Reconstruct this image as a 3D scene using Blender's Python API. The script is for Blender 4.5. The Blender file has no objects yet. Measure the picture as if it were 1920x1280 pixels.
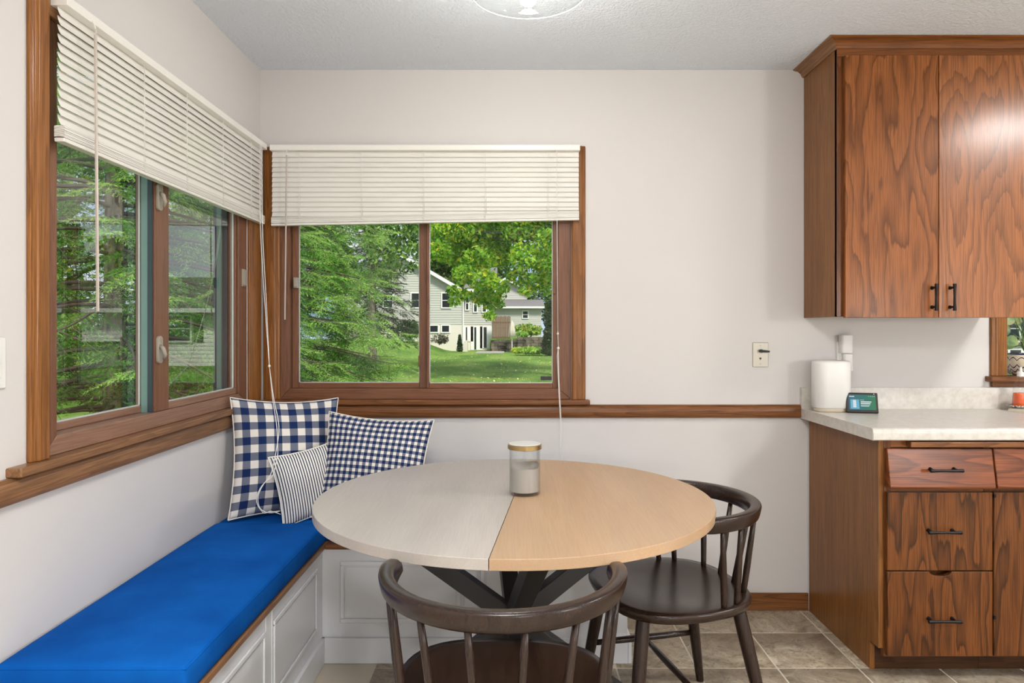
import bpy, math, random
import numpy as np
from mathutils import Vector, Matrix
R = math.radians
rng = np.random.default_rng(7)
random.seed(7)
scene = bpy.context.scene
col = scene.collection

# ------------------------------------------------------------------ camera
EYE = 1.267; F = 1300.0; VX, VY = 965.0, 618.0
cam_d = bpy.data.cameras.new('camera'); cam_d.sensor_width = 36.0
cam_d.lens = F * 36.0 / 1920.0
cam_d.shift_x = -(VX - 960.0) / 1920.0
cam_d.shift_y = -(640.0 - VY) / 1920.0
cam_d.clip_start = 0.05; cam_d.clip_end = 500
cam = bpy.data.objects.new('camera', cam_d); col.objects.link(cam)
cam.location = (0, 0, EYE); cam.rotation_euler = (R(90), 0, 0)
scene.camera = cam

# ------------------------------------------------------------------ sky, sun, exposure
world = bpy.data.worlds.new('sky'); scene.world = world; world.use_nodes = True
wn, wl = world.node_tree.nodes, world.node_tree.links
wn.clear()
w_out = wn.new('ShaderNodeOutputWorld'); w_bg = wn.new('ShaderNodeBackground')
w_tc = wn.new('ShaderNodeTexCoord'); w_map = wn.new('ShaderNodeMapping'); w_map.inputs['Scale'].default_value = (1, 1, 2.5)
w_no = wn.new('ShaderNodeTexNoise'); w_no.inputs['Scale'].default_value = 2.2; w_no.inputs['Detail'].default_value = 6
w_rp = wn.new('ShaderNodeValToRGB')
w_rp.color_ramp.elements[0].position = .36; w_rp.color_ramp.elements[0].color = (.50, .66, .95, 1)
w_rp.color_ramp.elements[1].position = .56; w_rp.color_ramp.elements[1].color = (.93, .95, 1.0, 1)
wl.new(w_tc.outputs['Generated'], w_map.inputs['Vector']); wl.new(w_map.outputs[0], w_no.inputs['Vector'])
wl.new(w_no.outputs['Fac'], w_rp.inputs[0]); wl.new(w_rp.outputs[0], w_bg.inputs[0]); wl.new(w_bg.outputs[0], w_out.inputs[0])
w_bg.inputs[1].default_value = 1.0
sun_d = bpy.data.lights.new('sun', 'SUN'); sun_d.energy = 4.4; sun_d.angle = R(12); sun_d.color = (1, .95, .86)
sun = bpy.data.objects.new('sun', sun_d); col.objects.link(sun)
sun.rotation_euler = (R(42), 0, R(28))
PENDANT_W, KITCHEN_W, FILL_GLOBE_W = 13.0, 34.0, (66.0, 108.0)
scene.cycles.diffuse_bounces = 3; scene.cycles.glossy_bounces = 2; scene.cycles.max_bounces = 6; scene.cycles.transparent_max_bounces = 10; scene.cycles.adaptive_threshold = .09
vs = scene.view_settings
vs.view_transform = 'Standard'; vs.look = 'None'; vs.gamma = 1.0; vs.exposure = -0.04; vs.use_curve_mapping = False

# ------------------------------------------------------------------ helpers
def srgb(r, g, b):
    f = lambda c: (c / 255 / 12.92) if c / 255 <= .04045 else ((c / 255 + .055) / 1.055) ** 2.4
    return (f(r), f(g), f(b), 1)

class MB:
    """collects polygons for one mesh"""
    def __init__(s): s.v = []; s.f = []; s.m = []; s.uv = None
    def poly(s, pts, faces, mi=0):
        o = len(s.v); s.v += [tuple(p) for p in pts]
        for f in faces: s.f.append([i + o for i in f]); s.m.append(mi)
        return s
    def box(s, x0, x1, y0, y1, z0, z1, mi=0, T=None):
        if x0 > x1: x0, x1 = x1, x0
        if y0 > y1: y0, y1 = y1, y0
        if z0 > z1: z0, z1 = z1, z0
        p = [(x0,y0,z0),(x1,y0,z0),(x1,y1,z0),(x0,y1,z0),(x0,y0,z1),(x1,y0,z1),(x1,y1,z1),(x0,y1,z1)]
        if T: p = [T(*q) for q in p]
        f = [(0,3,2,1),(4,5,6,7),(0,1,5,4),(1,2,6,5),(2,3,7,6),(3,0,4,7)]
        return s.poly(p, f, mi)
    def prism(s, poly, a0, a1, put, mi=0):
        """poly: 2D points; put(u,v,a)->xyz; extruded from a0 to a1"""
        n = len(poly)
        p = [put(u, v, a0) for u, v in poly] + [put(u, v, a1) for u, v in poly]
        f = [tuple(range(n - 1, -1, -1)), tuple(range(n, 2 * n))]
        f += [(i, (i + 1) % n, n + (i + 1) % n, n + i) for i in range(n)]
        return s.poly(p, f, mi)
    def tube(s, pts, rad, n=8, caps=True, mi=0, flat=None):
        pts = [Vector(p) for p in pts]
        if not hasattr(rad, '__len__'): rad = [rad] * len(pts)
        o = []; up = None
        for i, p in enumerate(pts):
            a = pts[max(i - 1, 0)]; b = pts[min(i + 1, len(pts) - 1)]
            t = (b - a).normalized()
            if up is None:
                up = Vector((0, 0, 1)) if abs(t.z) < .9 else Vector((1, 0, 0))
            u = (up - t * up.dot(t)).normalized(); w = t.cross(u); up = u
            for k in range(n):
                an = 2 * math.pi * k / n
                o.append(p + (u * math.cos(an) + w * math.sin(an) * (flat or 1)) * rad[i])
        f = []
        for i in range(len(pts) - 1):
            for k in range(n):
                f.append((i*n+k, i*n+(k+1) % n, (i+1)*n+(k+1) % n, (i+1)*n+k))
        if caps:
            f.append(tuple(range(n - 1, -1, -1))); f.append(tuple(range((len(pts)-1)*n, len(pts)*n)))
        return s.poly(o, f, mi)
    def lathe(s, prof, c=(0,0,0), n=32, mi=0, cap0=True, cap1=True):
        o = []
        for r, z in prof:
            for k in range(n):
                an = 2*math.pi*k/n; o.append((c[0]+r*math.cos(an), c[1]+r*math.sin(an), c[2]+z))
        f = []
        for i in range(len(prof)-1):
            for k in range(n):
                f.append((i*n+k, i*n+(k+1) % n, (i+1)*n+(k+1) % n, (i+1)*n+k))
        if cap0: f.append(tuple(range(n-1, -1, -1)))
        if cap1: f.append(tuple(range((len(prof)-1)*n, len(prof)*n)))
        return s.poly(o, f, mi)
    def sweep(s, path, prof, mi=0, closed=False):
        """path: list of (origin, side, up) frames; prof: (a,b) on side/up"""
        n = len(prof); o = []
        for p, sd, up in path:
            for a, b in prof: o.append(Vector(p) + Vector(sd)*a + Vector(up)*b)
        f = []
        for i in range(len(path)-1):
            for k in range(n): f.append((i*n+k, i*n+(k+1) % n, (i+1)*n+(k+1) % n, (i+1)*n+k))
        f.append(tuple(range(n-1, -1, -1))); f.append(tuple(range((len(path)-1)*n, len(path)*n)))
        return s.poly(o, f, mi)

def origin_of(o):
    return Vector(o['_org']) if o is not None and '_org' in o else Vector((0, 0, 0))

def new(name, mb, mat, parent=None, bevel=0.0, smooth=False, local=False, seg=2, kind=None, auto=None):
    me = bpy.data.meshes.new(name)
    vs_ = mb.v
    if parent is not None and not local:
        g = origin_of(parent); vs_ = [(v[0]-g[0], v[1]-g[1], v[2]-g[2]) for v in vs_]
    me.from_pydata([tuple(v) for v in vs_], [], mb.f)
    for m in (mat if isinstance(mat, (list, tuple)) else [mat]): me.materials.append(m)
    if any(mb.m): me.polygons.foreach_set('material_index', mb.m)
    if mb.uv is not None:
        uvl = me.uv_layers.new(name='UVMap')
        arr = np.array(mb.uv, dtype=np.float32)
        li = np.empty(len(me.loops), dtype=np.int32); me.loops.foreach_get('vertex_index', li)
        uvl.data.foreach_set('uv', arr[li].ravel())
    import bmesh
    bm = bmesh.new(); bm.from_mesh(me); bmesh.ops.recalc_face_normals(bm, faces=bm.faces); bm.to_mesh(me); bm.free()
    o = bpy.data.objects.new(name, me); col.objects.link(o)
    if parent is not None:
        o.parent = parent; o['_org'] = tuple(origin_of(parent))
    if smooth:
        me.polygons.foreach_set('use_smooth', [True]*len(me.polygons))
        if auto is not None: me.set_sharp_from_angle(angle=R(auto))
    if bevel:
        b = o.modifiers.new('bevel', 'BEVEL'); b.width = bevel; b.segments = seg; b.limit_method = 'ANGLE'; b.angle_limit = R(35)
        me.polygons.foreach_set('use_smooth', [True]*len(me.polygons))
        b.harden_normals = True
    if kind: o['kind'] = kind
    return o

def big_mesh(name, verts, tris, mats, mi=None, parent=None, kind=None, smooth=False):
    me = bpy.data.meshes.new(name)
    verts = np.asarray(verts, dtype=np.float32); tris = np.asarray(tris, dtype=np.int32)
    if parent is not None: verts = verts - np.array(origin_of(parent), dtype=np.float32)
    k = tris.shape[1]
    me.vertices.add(len(verts)); me.vertices.foreach_set('co', verts.ravel())
    me.loops.add(tris.size); me.loops.foreach_set('vertex_index', tris.ravel())
    me.polygons.add(len(tris)); me.polygons.foreach_set('loop_start', np.arange(0, tris.size, k, dtype=np.int32))
    for m in mats: me.materials.append(m)
    if mi is not None: me.polygons.foreach_set('material_index', np.asarray(mi, dtype=np.int32))
    me.polygons.foreach_set('use_smooth', [smooth]*len(tris))
    me.update(calc_edges=True)
    o = bpy.data.objects.new(name, me); col.objects.link(o)
    if parent is not None: o.parent = parent; o['_org'] = tuple(origin_of(parent))
    if kind: o['kind'] = kind
    return o

def tag(o, label, cat=None, group=None, kind=None):
    o['label'] = label
    if cat: o['category'] = cat
    if group: o['group'] = group
    if kind: o['kind'] = kind
    return o

def thing(name, label, cat, loc=(0,0,0), rz=0.0, group=None, rot=None):
    o = bpy.data.objects.new(name, None); col.objects.link(o)
    o.empty_display_size = .05
    o.location = loc; o.rotation_euler = rot or (0, 0, rz); o['_org'] = tuple(loc)
    return tag(o, label, cat, group)

def struct(name, loc=(0,0,0)):
    o = bpy.data.objects.new(name, None); col.objects.link(o); o.location = loc; o['_org'] = tuple(loc); o['kind'] = 'structure'
    return o

def dup(root):
    r = root.copy(); col.objects.link(r)
    for ch in list(root.children):
        c = ch.copy(); col.objects.link(c); c.parent = r
        for g in ch.children:
            d = g.copy(); col.objects.link(d); d.parent = c
    return r

def at(px, py, Y):
    return Vector(((px-VX)/F*Y, Y, EYE-(py-VY)/F*Y))

# ------------------------------------------------------------------ materials
def mat(name, color=(.8,.8,.8,1), rough=.5, metal=0.0, spec=.5, coat=0.0, emit=None, estr=0.0):
    m = bpy.data.materials.new(name); m.use_nodes = True
    b = m.node_tree.nodes['Principled BSDF']
    b.inputs['Base Color'].default_value = color; b.inputs['Roughness'].default_value = rough
    b.inputs['Metallic'].default_value = metal; b.inputs['Specular IOR Level'].default_value = spec
    b.inputs['Coat Weight'].default_value = coat; b.inputs['Coat Roughness'].default_value = .22
    if emit: b.inputs['Emission Color'].default_value = emit; b.inputs['Emission Strength'].default_value = estr
    return m

class NT:
    def __init__(s, m): s.n = m.node_tree.nodes; s.l = m.node_tree.links; s.b = s.n['Principled BSDF']
    def node(s, t, **kw):
        x = s.n.new(t)
        for k, v in kw.items():
            if k.startswith('i_'): x.inputs[k[2:].replace('_', ' ')].default_value = v
            else: setattr(x, k, v)
        return x
    def link(s, a, b): s.l.new(a, b)
    def math(s, op, a, b=None, c=None, clamp=False):
        x = s.n.new('ShaderNodeMath'); x.operation = op; x.use_clamp = clamp
        for i, v in enumerate((a, b, c)):
            if v is None: continue
            if isinstance(v, (int, float)): x.inputs[i].default_value = v
            else: s.l.new(v, x.inputs[i])
        return x.outputs[0]
    def mix(s, f, a, b, mode='MIX'):
        x = s.n.new('ShaderNodeMix'); x.data_type = 'RGBA'; x.blend_type = mode
        for sock, v in ((x.inputs[0], f), (x.inputs[6], a), (x.inputs[7], b)):
            if isinstance(v, (int, float)): sock.default_value = v
            elif isinstance(v, tuple): sock.default_value = v
            else: s.l.new(v, sock)
        return x.outputs[2]
    def ramp(s, fac, stops, interp='LINEAR'):
        x = s.n.new('ShaderNodeValToRGB'); x.color_ramp.interpolation = interp
        e = x.color_ramp.elements
        while len(e) < len(stops): e.new(.5)
        for el, (p, c) in zip(e, stops):
            el.position = p; el.color = c if isinstance(c, tuple) else (c, c, c, 1)
        s.l.new(fac, x.inputs[0]); return x.outputs[0]
    def coords(s, scale=(1,1,1), loc=(0,0,0), kind='Object', rot=(0,0,0)):
        tc = s.n.new('ShaderNodeTexCoord'); mp = s.n.new('ShaderNodeMapping')
        mp.inputs['Scale'].default_value = scale; mp.inputs['Location'].default_value = loc; mp.inputs['Rotation'].default_value = rot
        s.l.new(tc.outputs[kind], mp.inputs['Vector']); return mp.outputs[0]
    def noise(s, vec, scale=1.0, detail=3.0, rough=.5, dist=0.0):
        x = s.n.new('ShaderNodeTexNoise'); x.inputs['Scale'].default_value = scale; x.inputs['Detail'].default_value = detail
        x.inputs['Roughness'].default_value = rough; x.inputs['Distortion'].default_value = dist
        s.l.new(vec, x.inputs['Vector']); return x.outputs['Fac']
    def bump(s, h, strength=.2, dist=.001):
        x = s.n.new('ShaderNodeBump'); x.inputs['Strength'].default_value = strength; x.inputs['Distance'].default_value = dist
        s.l.new(h, x.inputs['Height']); s.l.new(x.outputs[0], s.b.inputs['Normal'])

def axis_scale(axis, along, across):
    return tuple(along if a == axis else across for a in 'XYZ')

def wood(name, light, dark, axis='Z', rings=11.0, fig=(3.0, .38), seed=0.0, rough=.32, coat=.25, pore=.45, contrast=.75, bump=.12, detail=2.0, spec=.2):
    m = mat(name, light, rough, spec=spec, coat=coat*.5); t = NT(m)
    off = (seed*3.17, seed*1.91+.3, seed*2.33)
    big = t.noise(t.coords(axis_scale(axis, fig[1], fig[0]), off), 1.0, detail, .42)
    jag = t.noise(t.coords(axis_scale(axis, 9, 90), off), 1.0, 2, .5)
    h = t.math('MULTIPLY_ADD', jag, .035, big)
    saw = t.math('FRACT', t.math('MULTIPLY', h, rings))
    ring = t.ramp(saw, [(0, .0), (.45, .12), (.80, .62), (.93, 1.0), (1.0, .1)])
    pores = t.noise(t.coords(axis_scale(axis, 7, 330), off), 1.0, 2, .6)
    pr = t.ramp(pores, [(.40, 1.0), (.56, 0.0)])
    tone = t.noise(t.coords(axis_scale(axis, .8, 5), (off[1], off[0], 1)), 1.0, 2)
    lt = t.mix(t.ramp(tone, [(.3, 0.0), (.7, 1.0)]), light, tuple(c*.78 for c in light[:3]) + (1,))
    c1 = t.mix(t.math('MULTIPLY', ring, contrast), lt, dark)
    c2 = t.mix(t.math('MULTIPLY', pr, pore), c1, tuple(c*.62 for c in dark[:3]) + (1,))
    t.link(c2, t.b.inputs['Base Color'])
    t.bump(t.math('ADD', pr, ring), bump, .0006)
    return m

WALL_C = srgb(211, 206, 202)
m_wall = mat('wall_paint', WALL_C, .62, spec=.25); t = NT(m_wall)
t.bump(t.noise(t.coords((1,1,1)), 420, 2), .06, .001)
m_ceil = mat('ceiling_texture_paint', srgb(234, 239, 246), .85, spec=.2); t = NT(m_ceil)
n1 = t.noise(t.coords(), 85, 4, .62); t.bump(t.ramp(n1, [(.42, 0.0), (.62, 1.0)]), .55, .006)

OAK_L, OAK_D = srgb(158, 98, 54), srgb(92, 53, 27)
m_oak_door1 = wood('oak_ply_door', srgb(164, 99, 50), srgb(100, 56, 22), 'Z', 11, (5.6, 1.2), 1.3, rough=.42, coat=.2, contrast=.95)
m_oak_door2 = wood('oak_ply_door_light', srgb(168, 102, 52), srgb(108, 62, 25), 'Z', 18, (4.6, .95), 5.1, rough=.36, coat=1.1, contrast=.8)
m_oak_side = wood('oak_cabinet_side', srgb(150, 98, 50), srgb(108, 68, 32), 'Z', 18, (5.0, .3), 2.2, rough=.34, contrast=.55, pore=.5)
m_oak_frameX = wood('oak_face_rail', srgb(150, 92, 48), srgb(96, 56, 28), 'X', 16, (9, .5), 3.2, contrast=.55)
m_oak_frameZ = wood('oak_face_stile', srgb(118, 70, 36), srgb(78, 44, 22), 'Z', 14, (9, .5), 4.4, contrast=.6)
m_low_drawX = wood('oak_drawer_red', srgb(152, 84, 46), srgb(84, 45, 26), 'X', 8, (7.5, 1.5), 6.3, rough=.3, contrast=.8)
m_low_draw1 = wood('oak_drawer_upper', srgb(128, 75, 34), srgb(66, 38, 18), 'Z', 9, (9.0, 1.2), 8.2, rough=.38, contrast=1.0)
m_low_draw2 = wood('oak_drawer_lower', srgb(128, 75, 34), srgb(66, 38, 18), 'Z', 9, (8.5, 1.7), 21.7, rough=.38, contrast=1.0)
m_low_door = wood('oak_lower_door', srgb(126, 74, 34), srgb(66, 38, 18), 'Z', 9, (8.0, 1.1), 14.9, rough=.38, contrast=1.0)
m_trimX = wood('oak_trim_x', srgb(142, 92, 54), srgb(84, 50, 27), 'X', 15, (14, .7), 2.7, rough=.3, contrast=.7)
m_trimY = wood('oak_trim_y', srgb(158, 114, 78), srgb(104, 72, 46), 'Y', 15, (14, .7), 7.7, rough=.34, contrast=.6)  # glare along the side window trim put into a paler, greyer tone
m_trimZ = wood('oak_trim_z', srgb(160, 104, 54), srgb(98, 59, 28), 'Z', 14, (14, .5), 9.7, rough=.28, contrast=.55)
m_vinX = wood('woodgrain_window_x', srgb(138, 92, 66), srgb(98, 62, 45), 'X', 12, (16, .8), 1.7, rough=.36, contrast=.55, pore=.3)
m_vinY = wood('woodgrain_window_y', srgb(160, 122, 100), srgb(122, 90, 72), 'Y', 12, (16, .8), 5.7, rough=.36, contrast=.5, pore=.3)  # washed light on the side window frame put into this paler colour
m_vinZ = wood('woodgrain_window_z', srgb(134, 92, 68), srgb(96, 62, 46), 'Z', 12, (16, .8), 3.9, rough=.36, contrast=.5, pore=.3)
m_dark = wood('dark_stained_wood', srgb(52, 35, 27), srgb(27, 18, 14), 'Z', 8, (10, 1.2), 4.2, rough=.27, coat=.2, spec=.4, contrast=.5, pore=.3, bump=.06)
m_darkY = wood('dark_stained_seat', srgb(54, 37, 28), srgb(28, 19, 15), 'Y', 10, (9, .8), 1.2, rough=.27, coat=.2, spec=.4, contrast=.5, pore=.35, bump=.06)
m_tabL = wood('table_oak_sheen', srgb(196, 187, 178), srgb(181, 171, 161), 'Z', 5, (7, .5), 2.2, rough=.36, coat=.1, contrast=.35, pore=.16, bump=.03)  # left half greyed: window sheen put into its colour
m_tabR = wood('table_pale_oak', srgb(204, 170, 136), srgb(188, 152, 117), 'Z', 5, (7, .5), 7.2, rough=.36, coat=.1, contrast=.45, pore=.16, bump=.03)
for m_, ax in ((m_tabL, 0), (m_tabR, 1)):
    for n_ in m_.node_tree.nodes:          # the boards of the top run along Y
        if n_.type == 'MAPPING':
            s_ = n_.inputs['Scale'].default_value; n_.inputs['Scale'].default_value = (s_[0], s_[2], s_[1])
m_edge = mat('table_edge_band', srgb(176, 162, 146), .45)
m_toe = wood('shaded_toe_board', srgb(84, 54, 32), srgb(56, 34, 20), 'X', 10, (9, .6), 3.0, rough=.5, coat=0)  # recess shade under the cabinets put into a darker board colour
m_white = mat('white_painted_wood', srgb(226, 226, 228), .38)
m_blind = mat('white_blind_vinyl', srgb(232, 228, 220), .35)
m_cord = mat('white_cord', srgb(236, 232, 224), .6)
m_wand = mat('clear_grey_wand', srgb(190, 178, 166), .25)
m_black = mat('black_metal', srgb(34, 33, 35), .42)
m_blkm = mat('oil_rubbed_bronze', srgb(28, 25, 24), .38, .6)
m_counter = mat('laminate_counter', srgb(212, 204, 192), .3); t = NT(m_counter)
nz = t.noise(t.coords(), 38, 5, .62)
t.link(t.ramp(nz, [(.34, srgb(196, 189, 178)), (.5, srgb(206, 199, 189)), (.68, srgb(213, 207, 198))]), t.b.inputs['Base Color'])
m_plastic = mat('white_plastic', srgb(226, 223, 218), .35)
m_beige = mat('beige_plastic', srgb(203, 188, 168), .4)
m_teal = mat('teal_grey_jamb', srgb(112, 142, 134), .4)
m_teal2 = mat('slate_jamb', srgb(52, 66, 72), .45)
m_latch = mat('taupe_latch', srgb(158, 148, 134), .4)
m_steel = mat('brushed_steel_plate', srgb(176, 170, 156), .4, .6)
m_gold = mat('brushed_gold_lid', srgb(178, 152, 104), .3, .9)
m_wax = mat('grey_wax', srgb(176, 168, 160), .5)
m_blackplastic = mat('charcoal_plastic', srgb(38, 35, 36), .45)
m_sink = mat('almond_sink', srgb(222, 210, 190), .25)
m_grout = mat('grout', srgb(206, 195, 176), .8)

def glass_mat(name, gain=2.0, tint=(.96, .985, .97, 1)):
    m = bpy.data.materials.new(name); m.use_nodes = True; n, l = m.node_tree.nodes, m.node_tree.links
    n.clear(); o = n.new('ShaderNodeOutputMaterial'); mx = n.new('ShaderNodeMixShader'); tr = n.new('ShaderNodeBsdfTransparent')
    gl = n.new('ShaderNodeBsdfGlossy'); gl.inputs['Roughness'].default_value = 0.0
    lw = n.new('ShaderNodeLayerWeight'); lw.inputs['Blend'].default_value = .5
    pw = n.new('ShaderNodeMath'); pw.operation = 'POWER'; pw.inputs[1].default_value = 2.2 if gain > 1.5 else 4.0
    mu = n.new('ShaderNodeMath'); mu.operation = 'MULTIPLY_ADD'; mu.inputs[1].default_value = .9; mu.inputs[2].default_value = .03 if gain > 1.5 else .045; mu.use_clamp = True
    tr.inputs[0].default_value = tint
    l.new(lw.outputs['Facing'], pw.inputs[0]); l.new(pw.outputs[0], mu.inputs[0]); l.new(mu.outputs[0], mx.inputs[0]); l.new(tr.outputs[0], mx.inputs[1]); l.new(gl.outputs[0], mx.inputs[2]); l.new(mx.outputs[0], o.inputs[0])
    return m
m_glass = glass_mat('window_glass', 2.0)
m_clear = glass_mat('clear_glass', 1.0, (.97, .98, .98, 1))

def fabric_mat(name, fn, rough=.9):
    m = mat(name, (.8,.8,.8,1), rough, spec=.15); t = NT(m)
    tc = t.node('ShaderNodeUVMap'); sp = t.node('ShaderNodeSeparateXYZ'); t.link(tc.outputs[0], sp.inputs[0])
    c = fn(t, sp.outputs[0], sp.outputs[1]); t.link(c, t.b.inputs['Base Color'])
    wv = t.noise(t.coords(kind='Object'), 900, 1); t.bump(wv, .25, .0008)
    return m
NAVY, MIDN, CREAM = srgb(24, 42, 84), srgb(108, 112, 126), srgb(226, 219, 210)
def gingham(n):
    def fn(t, u, v):
        a = t.math('GREATER_THAN', t.math('FRACT', t.math('MULTIPLY', u, n)), .5)
        b = t.math('GREATER_THAN', t.math('FRACT', t.math('MULTIPLY', v, n)), .5)
        s = t.math('MULTIPLY', t.math('ADD', a, b), .5)
        return t.ramp(s, [(0, CREAM), (.5, MIDN), (1, NAVY)])
    return fn
def ticking(n):
    def fn(t, u, v):
        a = t.math('GREATER_THAN', t.math('FRACT', t.math('MULTIPLY', u, n)), .6)
        return t.mix(a, srgb(232, 228, 222), srgb(48, 58, 78))
    return fn
m_ging_big = fabric_mat('big_gingham', gingham(7.0))
m_ging_small = fabric_mat('small_gingham', gingham(17.0))
m_tick = fabric_mat('ticking_stripe', ticking(27.0))
m_blue = mat('blue_canvas', srgb(10, 84, 164), .9, spec=.08); t = NT(m_blue)
nb = t.noise(t.coords((1, 1, 1)), 5, 3); t.link(t.ramp(nb, [(.3, srgb(4, 74, 152)), (.7, srgb(12, 92, 176))]), t.b.inputs['Base Color'])
wr = t.noise(t.coords((2.2, 8, 4)), 2.2, 3); t.bump(t.math('ADD', t.math('MULTIPLY', wr, 5.0), t.noise(t.coords(), 700, 1)), .35, .0012)

# floor tile: each tile samples its own patch of stone by its place in the room
m_tile = mat('slate_look_tile', srgb(150, 134, 114), .42); t = NT(m_tile)
oi = t.node('ShaderNodeObjectInfo'); mp = t.node('ShaderNodeVectorMath'); mp.operation = 'ADD'
tc = t.node('ShaderNodeTexCoord'); sc_ = t.node('ShaderNodeVectorMath'); sc_.operation = 'SCALE'; sc_.inputs['Scale'].default_value = 7.3
t.link(oi.outputs['Location'], sc_.inputs[0]); t.link(tc.outputs['Object'], mp.inputs[0]); t.link(sc_.outputs[0], mp.inputs[1])
na = t.noise(mp.outputs[0], 8, 8, .68, 1.2); nb = t.noise(mp.outputs[0], 26, 6, .65, 2.4)
base = t.ramp(na, [(.30, srgb(120, 106, 88)), (.45, srgb(160, 144, 122)), (.56, srgb(178, 163, 141)), (.70, srgb(208, 196, 175))])
dk = t.ramp(nb, [(.36, 1.0), (.48, 0.0)])
t.link(t.mix(t.math('MULTIPLY', dk, .6), base, srgb(96, 84, 70)), t.b.inputs['Base Color'])
t.bump(t.math('ADD', na, nb), .35, .003)

# ------------------------------------------------------------------ room shell
XL, YB, ZC = -1.1545, 3.14, 2.443
XR, YR = 4.3, -3.2
TH = .14
W1 = (-1.062, .255, .931, 2.090)      # back window opening  X0 X1 Z0 Z1
W2 = (1.700, 2.992, .931, 2.090)      # left window opening  Y0 Y1 Z0 Z1
W3 = (2.212, 3.20, 1.030, 2.100)      # kitchen window opening X0 X1 Z0 Z1
def wall_with_holes(name, a0, a1, holes, T, m):
    mb = MB(); hs = sorted(holes); cur = a0
    for (h0, h1, z0, z1) in hs:
        mb.box(cur, h0, 0, TH, 0, ZC, T=T)
        mb.box(h0, h1, 0, TH, 0, z0, T=T); mb.box(h0, h1, 0, TH, z1, ZC, T=T); cur = h1
    mb.box(cur, a1, 0, TH, 0, ZC, T=T)
    o = new(name, mb, m); o['kind'] = 'structure'; return o
TB = lambda u, d, z: (u, YB + d, z)          # back wall frame: u along X, d outwards
TL = lambda u, d, z: (XL - d, u, z)          # left wall frame: u along Y, d outwards
wall_with_holes('wall_back', XL - TH, XR + TH, [W1, W3], TB, m_wall)
wall_with_holes('wall_left', YR - TH, YB, [W2], TL, m_wall)
o = new('wall_right', MB().box(XR, XR+TH, YR-TH, YB, 0, ZC), m_wall); o['kind'] = 'structure'
o = new('wall_rear', MB().box(XL, XR, YR-TH, YR, 0, ZC), m_wall); o['kind'] = 'structure'
o = new('ceiling', MB().box(XL-TH, XR+TH, YR-TH, YB+TH, ZC, ZC+.15), m_ceil); o['kind'] = 'structure'
floor = new('floor', MB().box(XL-TH, XR+TH, YR-TH, YB+TH, -.12, -.0012), m_grout); floor['kind'] = 'structure'
TS = .3022
tile_me = None
for i in range(-4, 10):
    for j in range(-2, 7):
        x0 = .683 + TS*i; y1 = 2.90 + TS - TS*j
        xa, xb, ya, yb = max(x0, XL), min(x0+TS, XR), y1-TS, min(y1, YB)
        if xb-xa < .02 or yb-ya < .02: continue
        full = abs(xb-xa-TS) < 1e-6 and abs(yb-ya-TS) < 1e-6
        g = .0031; cx, cy = x0+TS/2, y1-TS/2
        if full and tile_me is not None:
            o = bpy.data.objects.new('tile', tile_me); col.objects.link(o)
        else:
            b = MB().box(xa-cx+g, xb-cx-g, ya-cy+g, yb-cy-g, -.008, 0)
            o = new('tile', b, m_tile, bevel=.0014, seg=1)
            if full: tile_me = o.data
        if full and not o.modifiers:
            bv = o.modifiers.new('bevel', 'BEVEL'); bv.width = .0014; bv.segments = 1
        o.parent = floor; o.location = (cx, cy, 0)

# trim: chair rails, baseboards
def rail_prof(mb, a0, a1, z0, z1, out, T):
    h = z1-z0
    prof = [(0, z0), (-out*.8, z0), (-out, z0+.006), (-out, z1-.014), (-out*.75, z1-.006), (-out*.5, z1), (0, z1)]
    mb.prism(prof, a0, a1, lambda u, v, a: T(a, u, v)); return mb
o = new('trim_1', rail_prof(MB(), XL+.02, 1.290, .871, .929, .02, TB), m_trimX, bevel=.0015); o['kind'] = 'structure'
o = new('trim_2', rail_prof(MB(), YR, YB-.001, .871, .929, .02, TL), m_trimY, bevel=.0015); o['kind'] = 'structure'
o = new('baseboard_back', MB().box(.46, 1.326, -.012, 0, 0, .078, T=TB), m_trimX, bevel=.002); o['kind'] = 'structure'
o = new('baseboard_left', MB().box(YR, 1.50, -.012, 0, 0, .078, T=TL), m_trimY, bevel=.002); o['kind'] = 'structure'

# ------------------------------------------------------------------ windows
def casing(mb, a0, a1, z0, z1, T, out=.02, steps=True):
    w = a1-a0
    prof = [(a0, 0), (a0, -out*.7), (a0+w*.12, -out), (a0+w*.70, -out), (a0+w*.80, -out*.72), (a0+w*.92, -out*.72), (a1, -out*.5), (a1, 0)]
    mb.prism(prof, z0, z1, lambda u, d, z: T(u, d, z)); return mb
def mitre(mb, T, outer, inner, side, d0, d1):
    """one side of a mitred frame; outer/inner = (u0,u1,z0,z1)"""
    (a0, a1, b0, b1), (c0, c1, e0, e1) = outer, inner
    q = {'b': [(a0,b0),(a1,b0),(c1,e0),(c0,e0)], 't': [(c0,e1),(c1,e1),(a1,b1),(a0,b1)],
         'l': [(a0,b0),(c0,e0),(c0,e1),(a0,b1)], 'r': [(c1,e0),(a1,b0),(a1,b1),(c1,e1)]}[side]
    mb.prism(q, d0, d1, lambda u, v, a: T(u, a, v)); return mb

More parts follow.
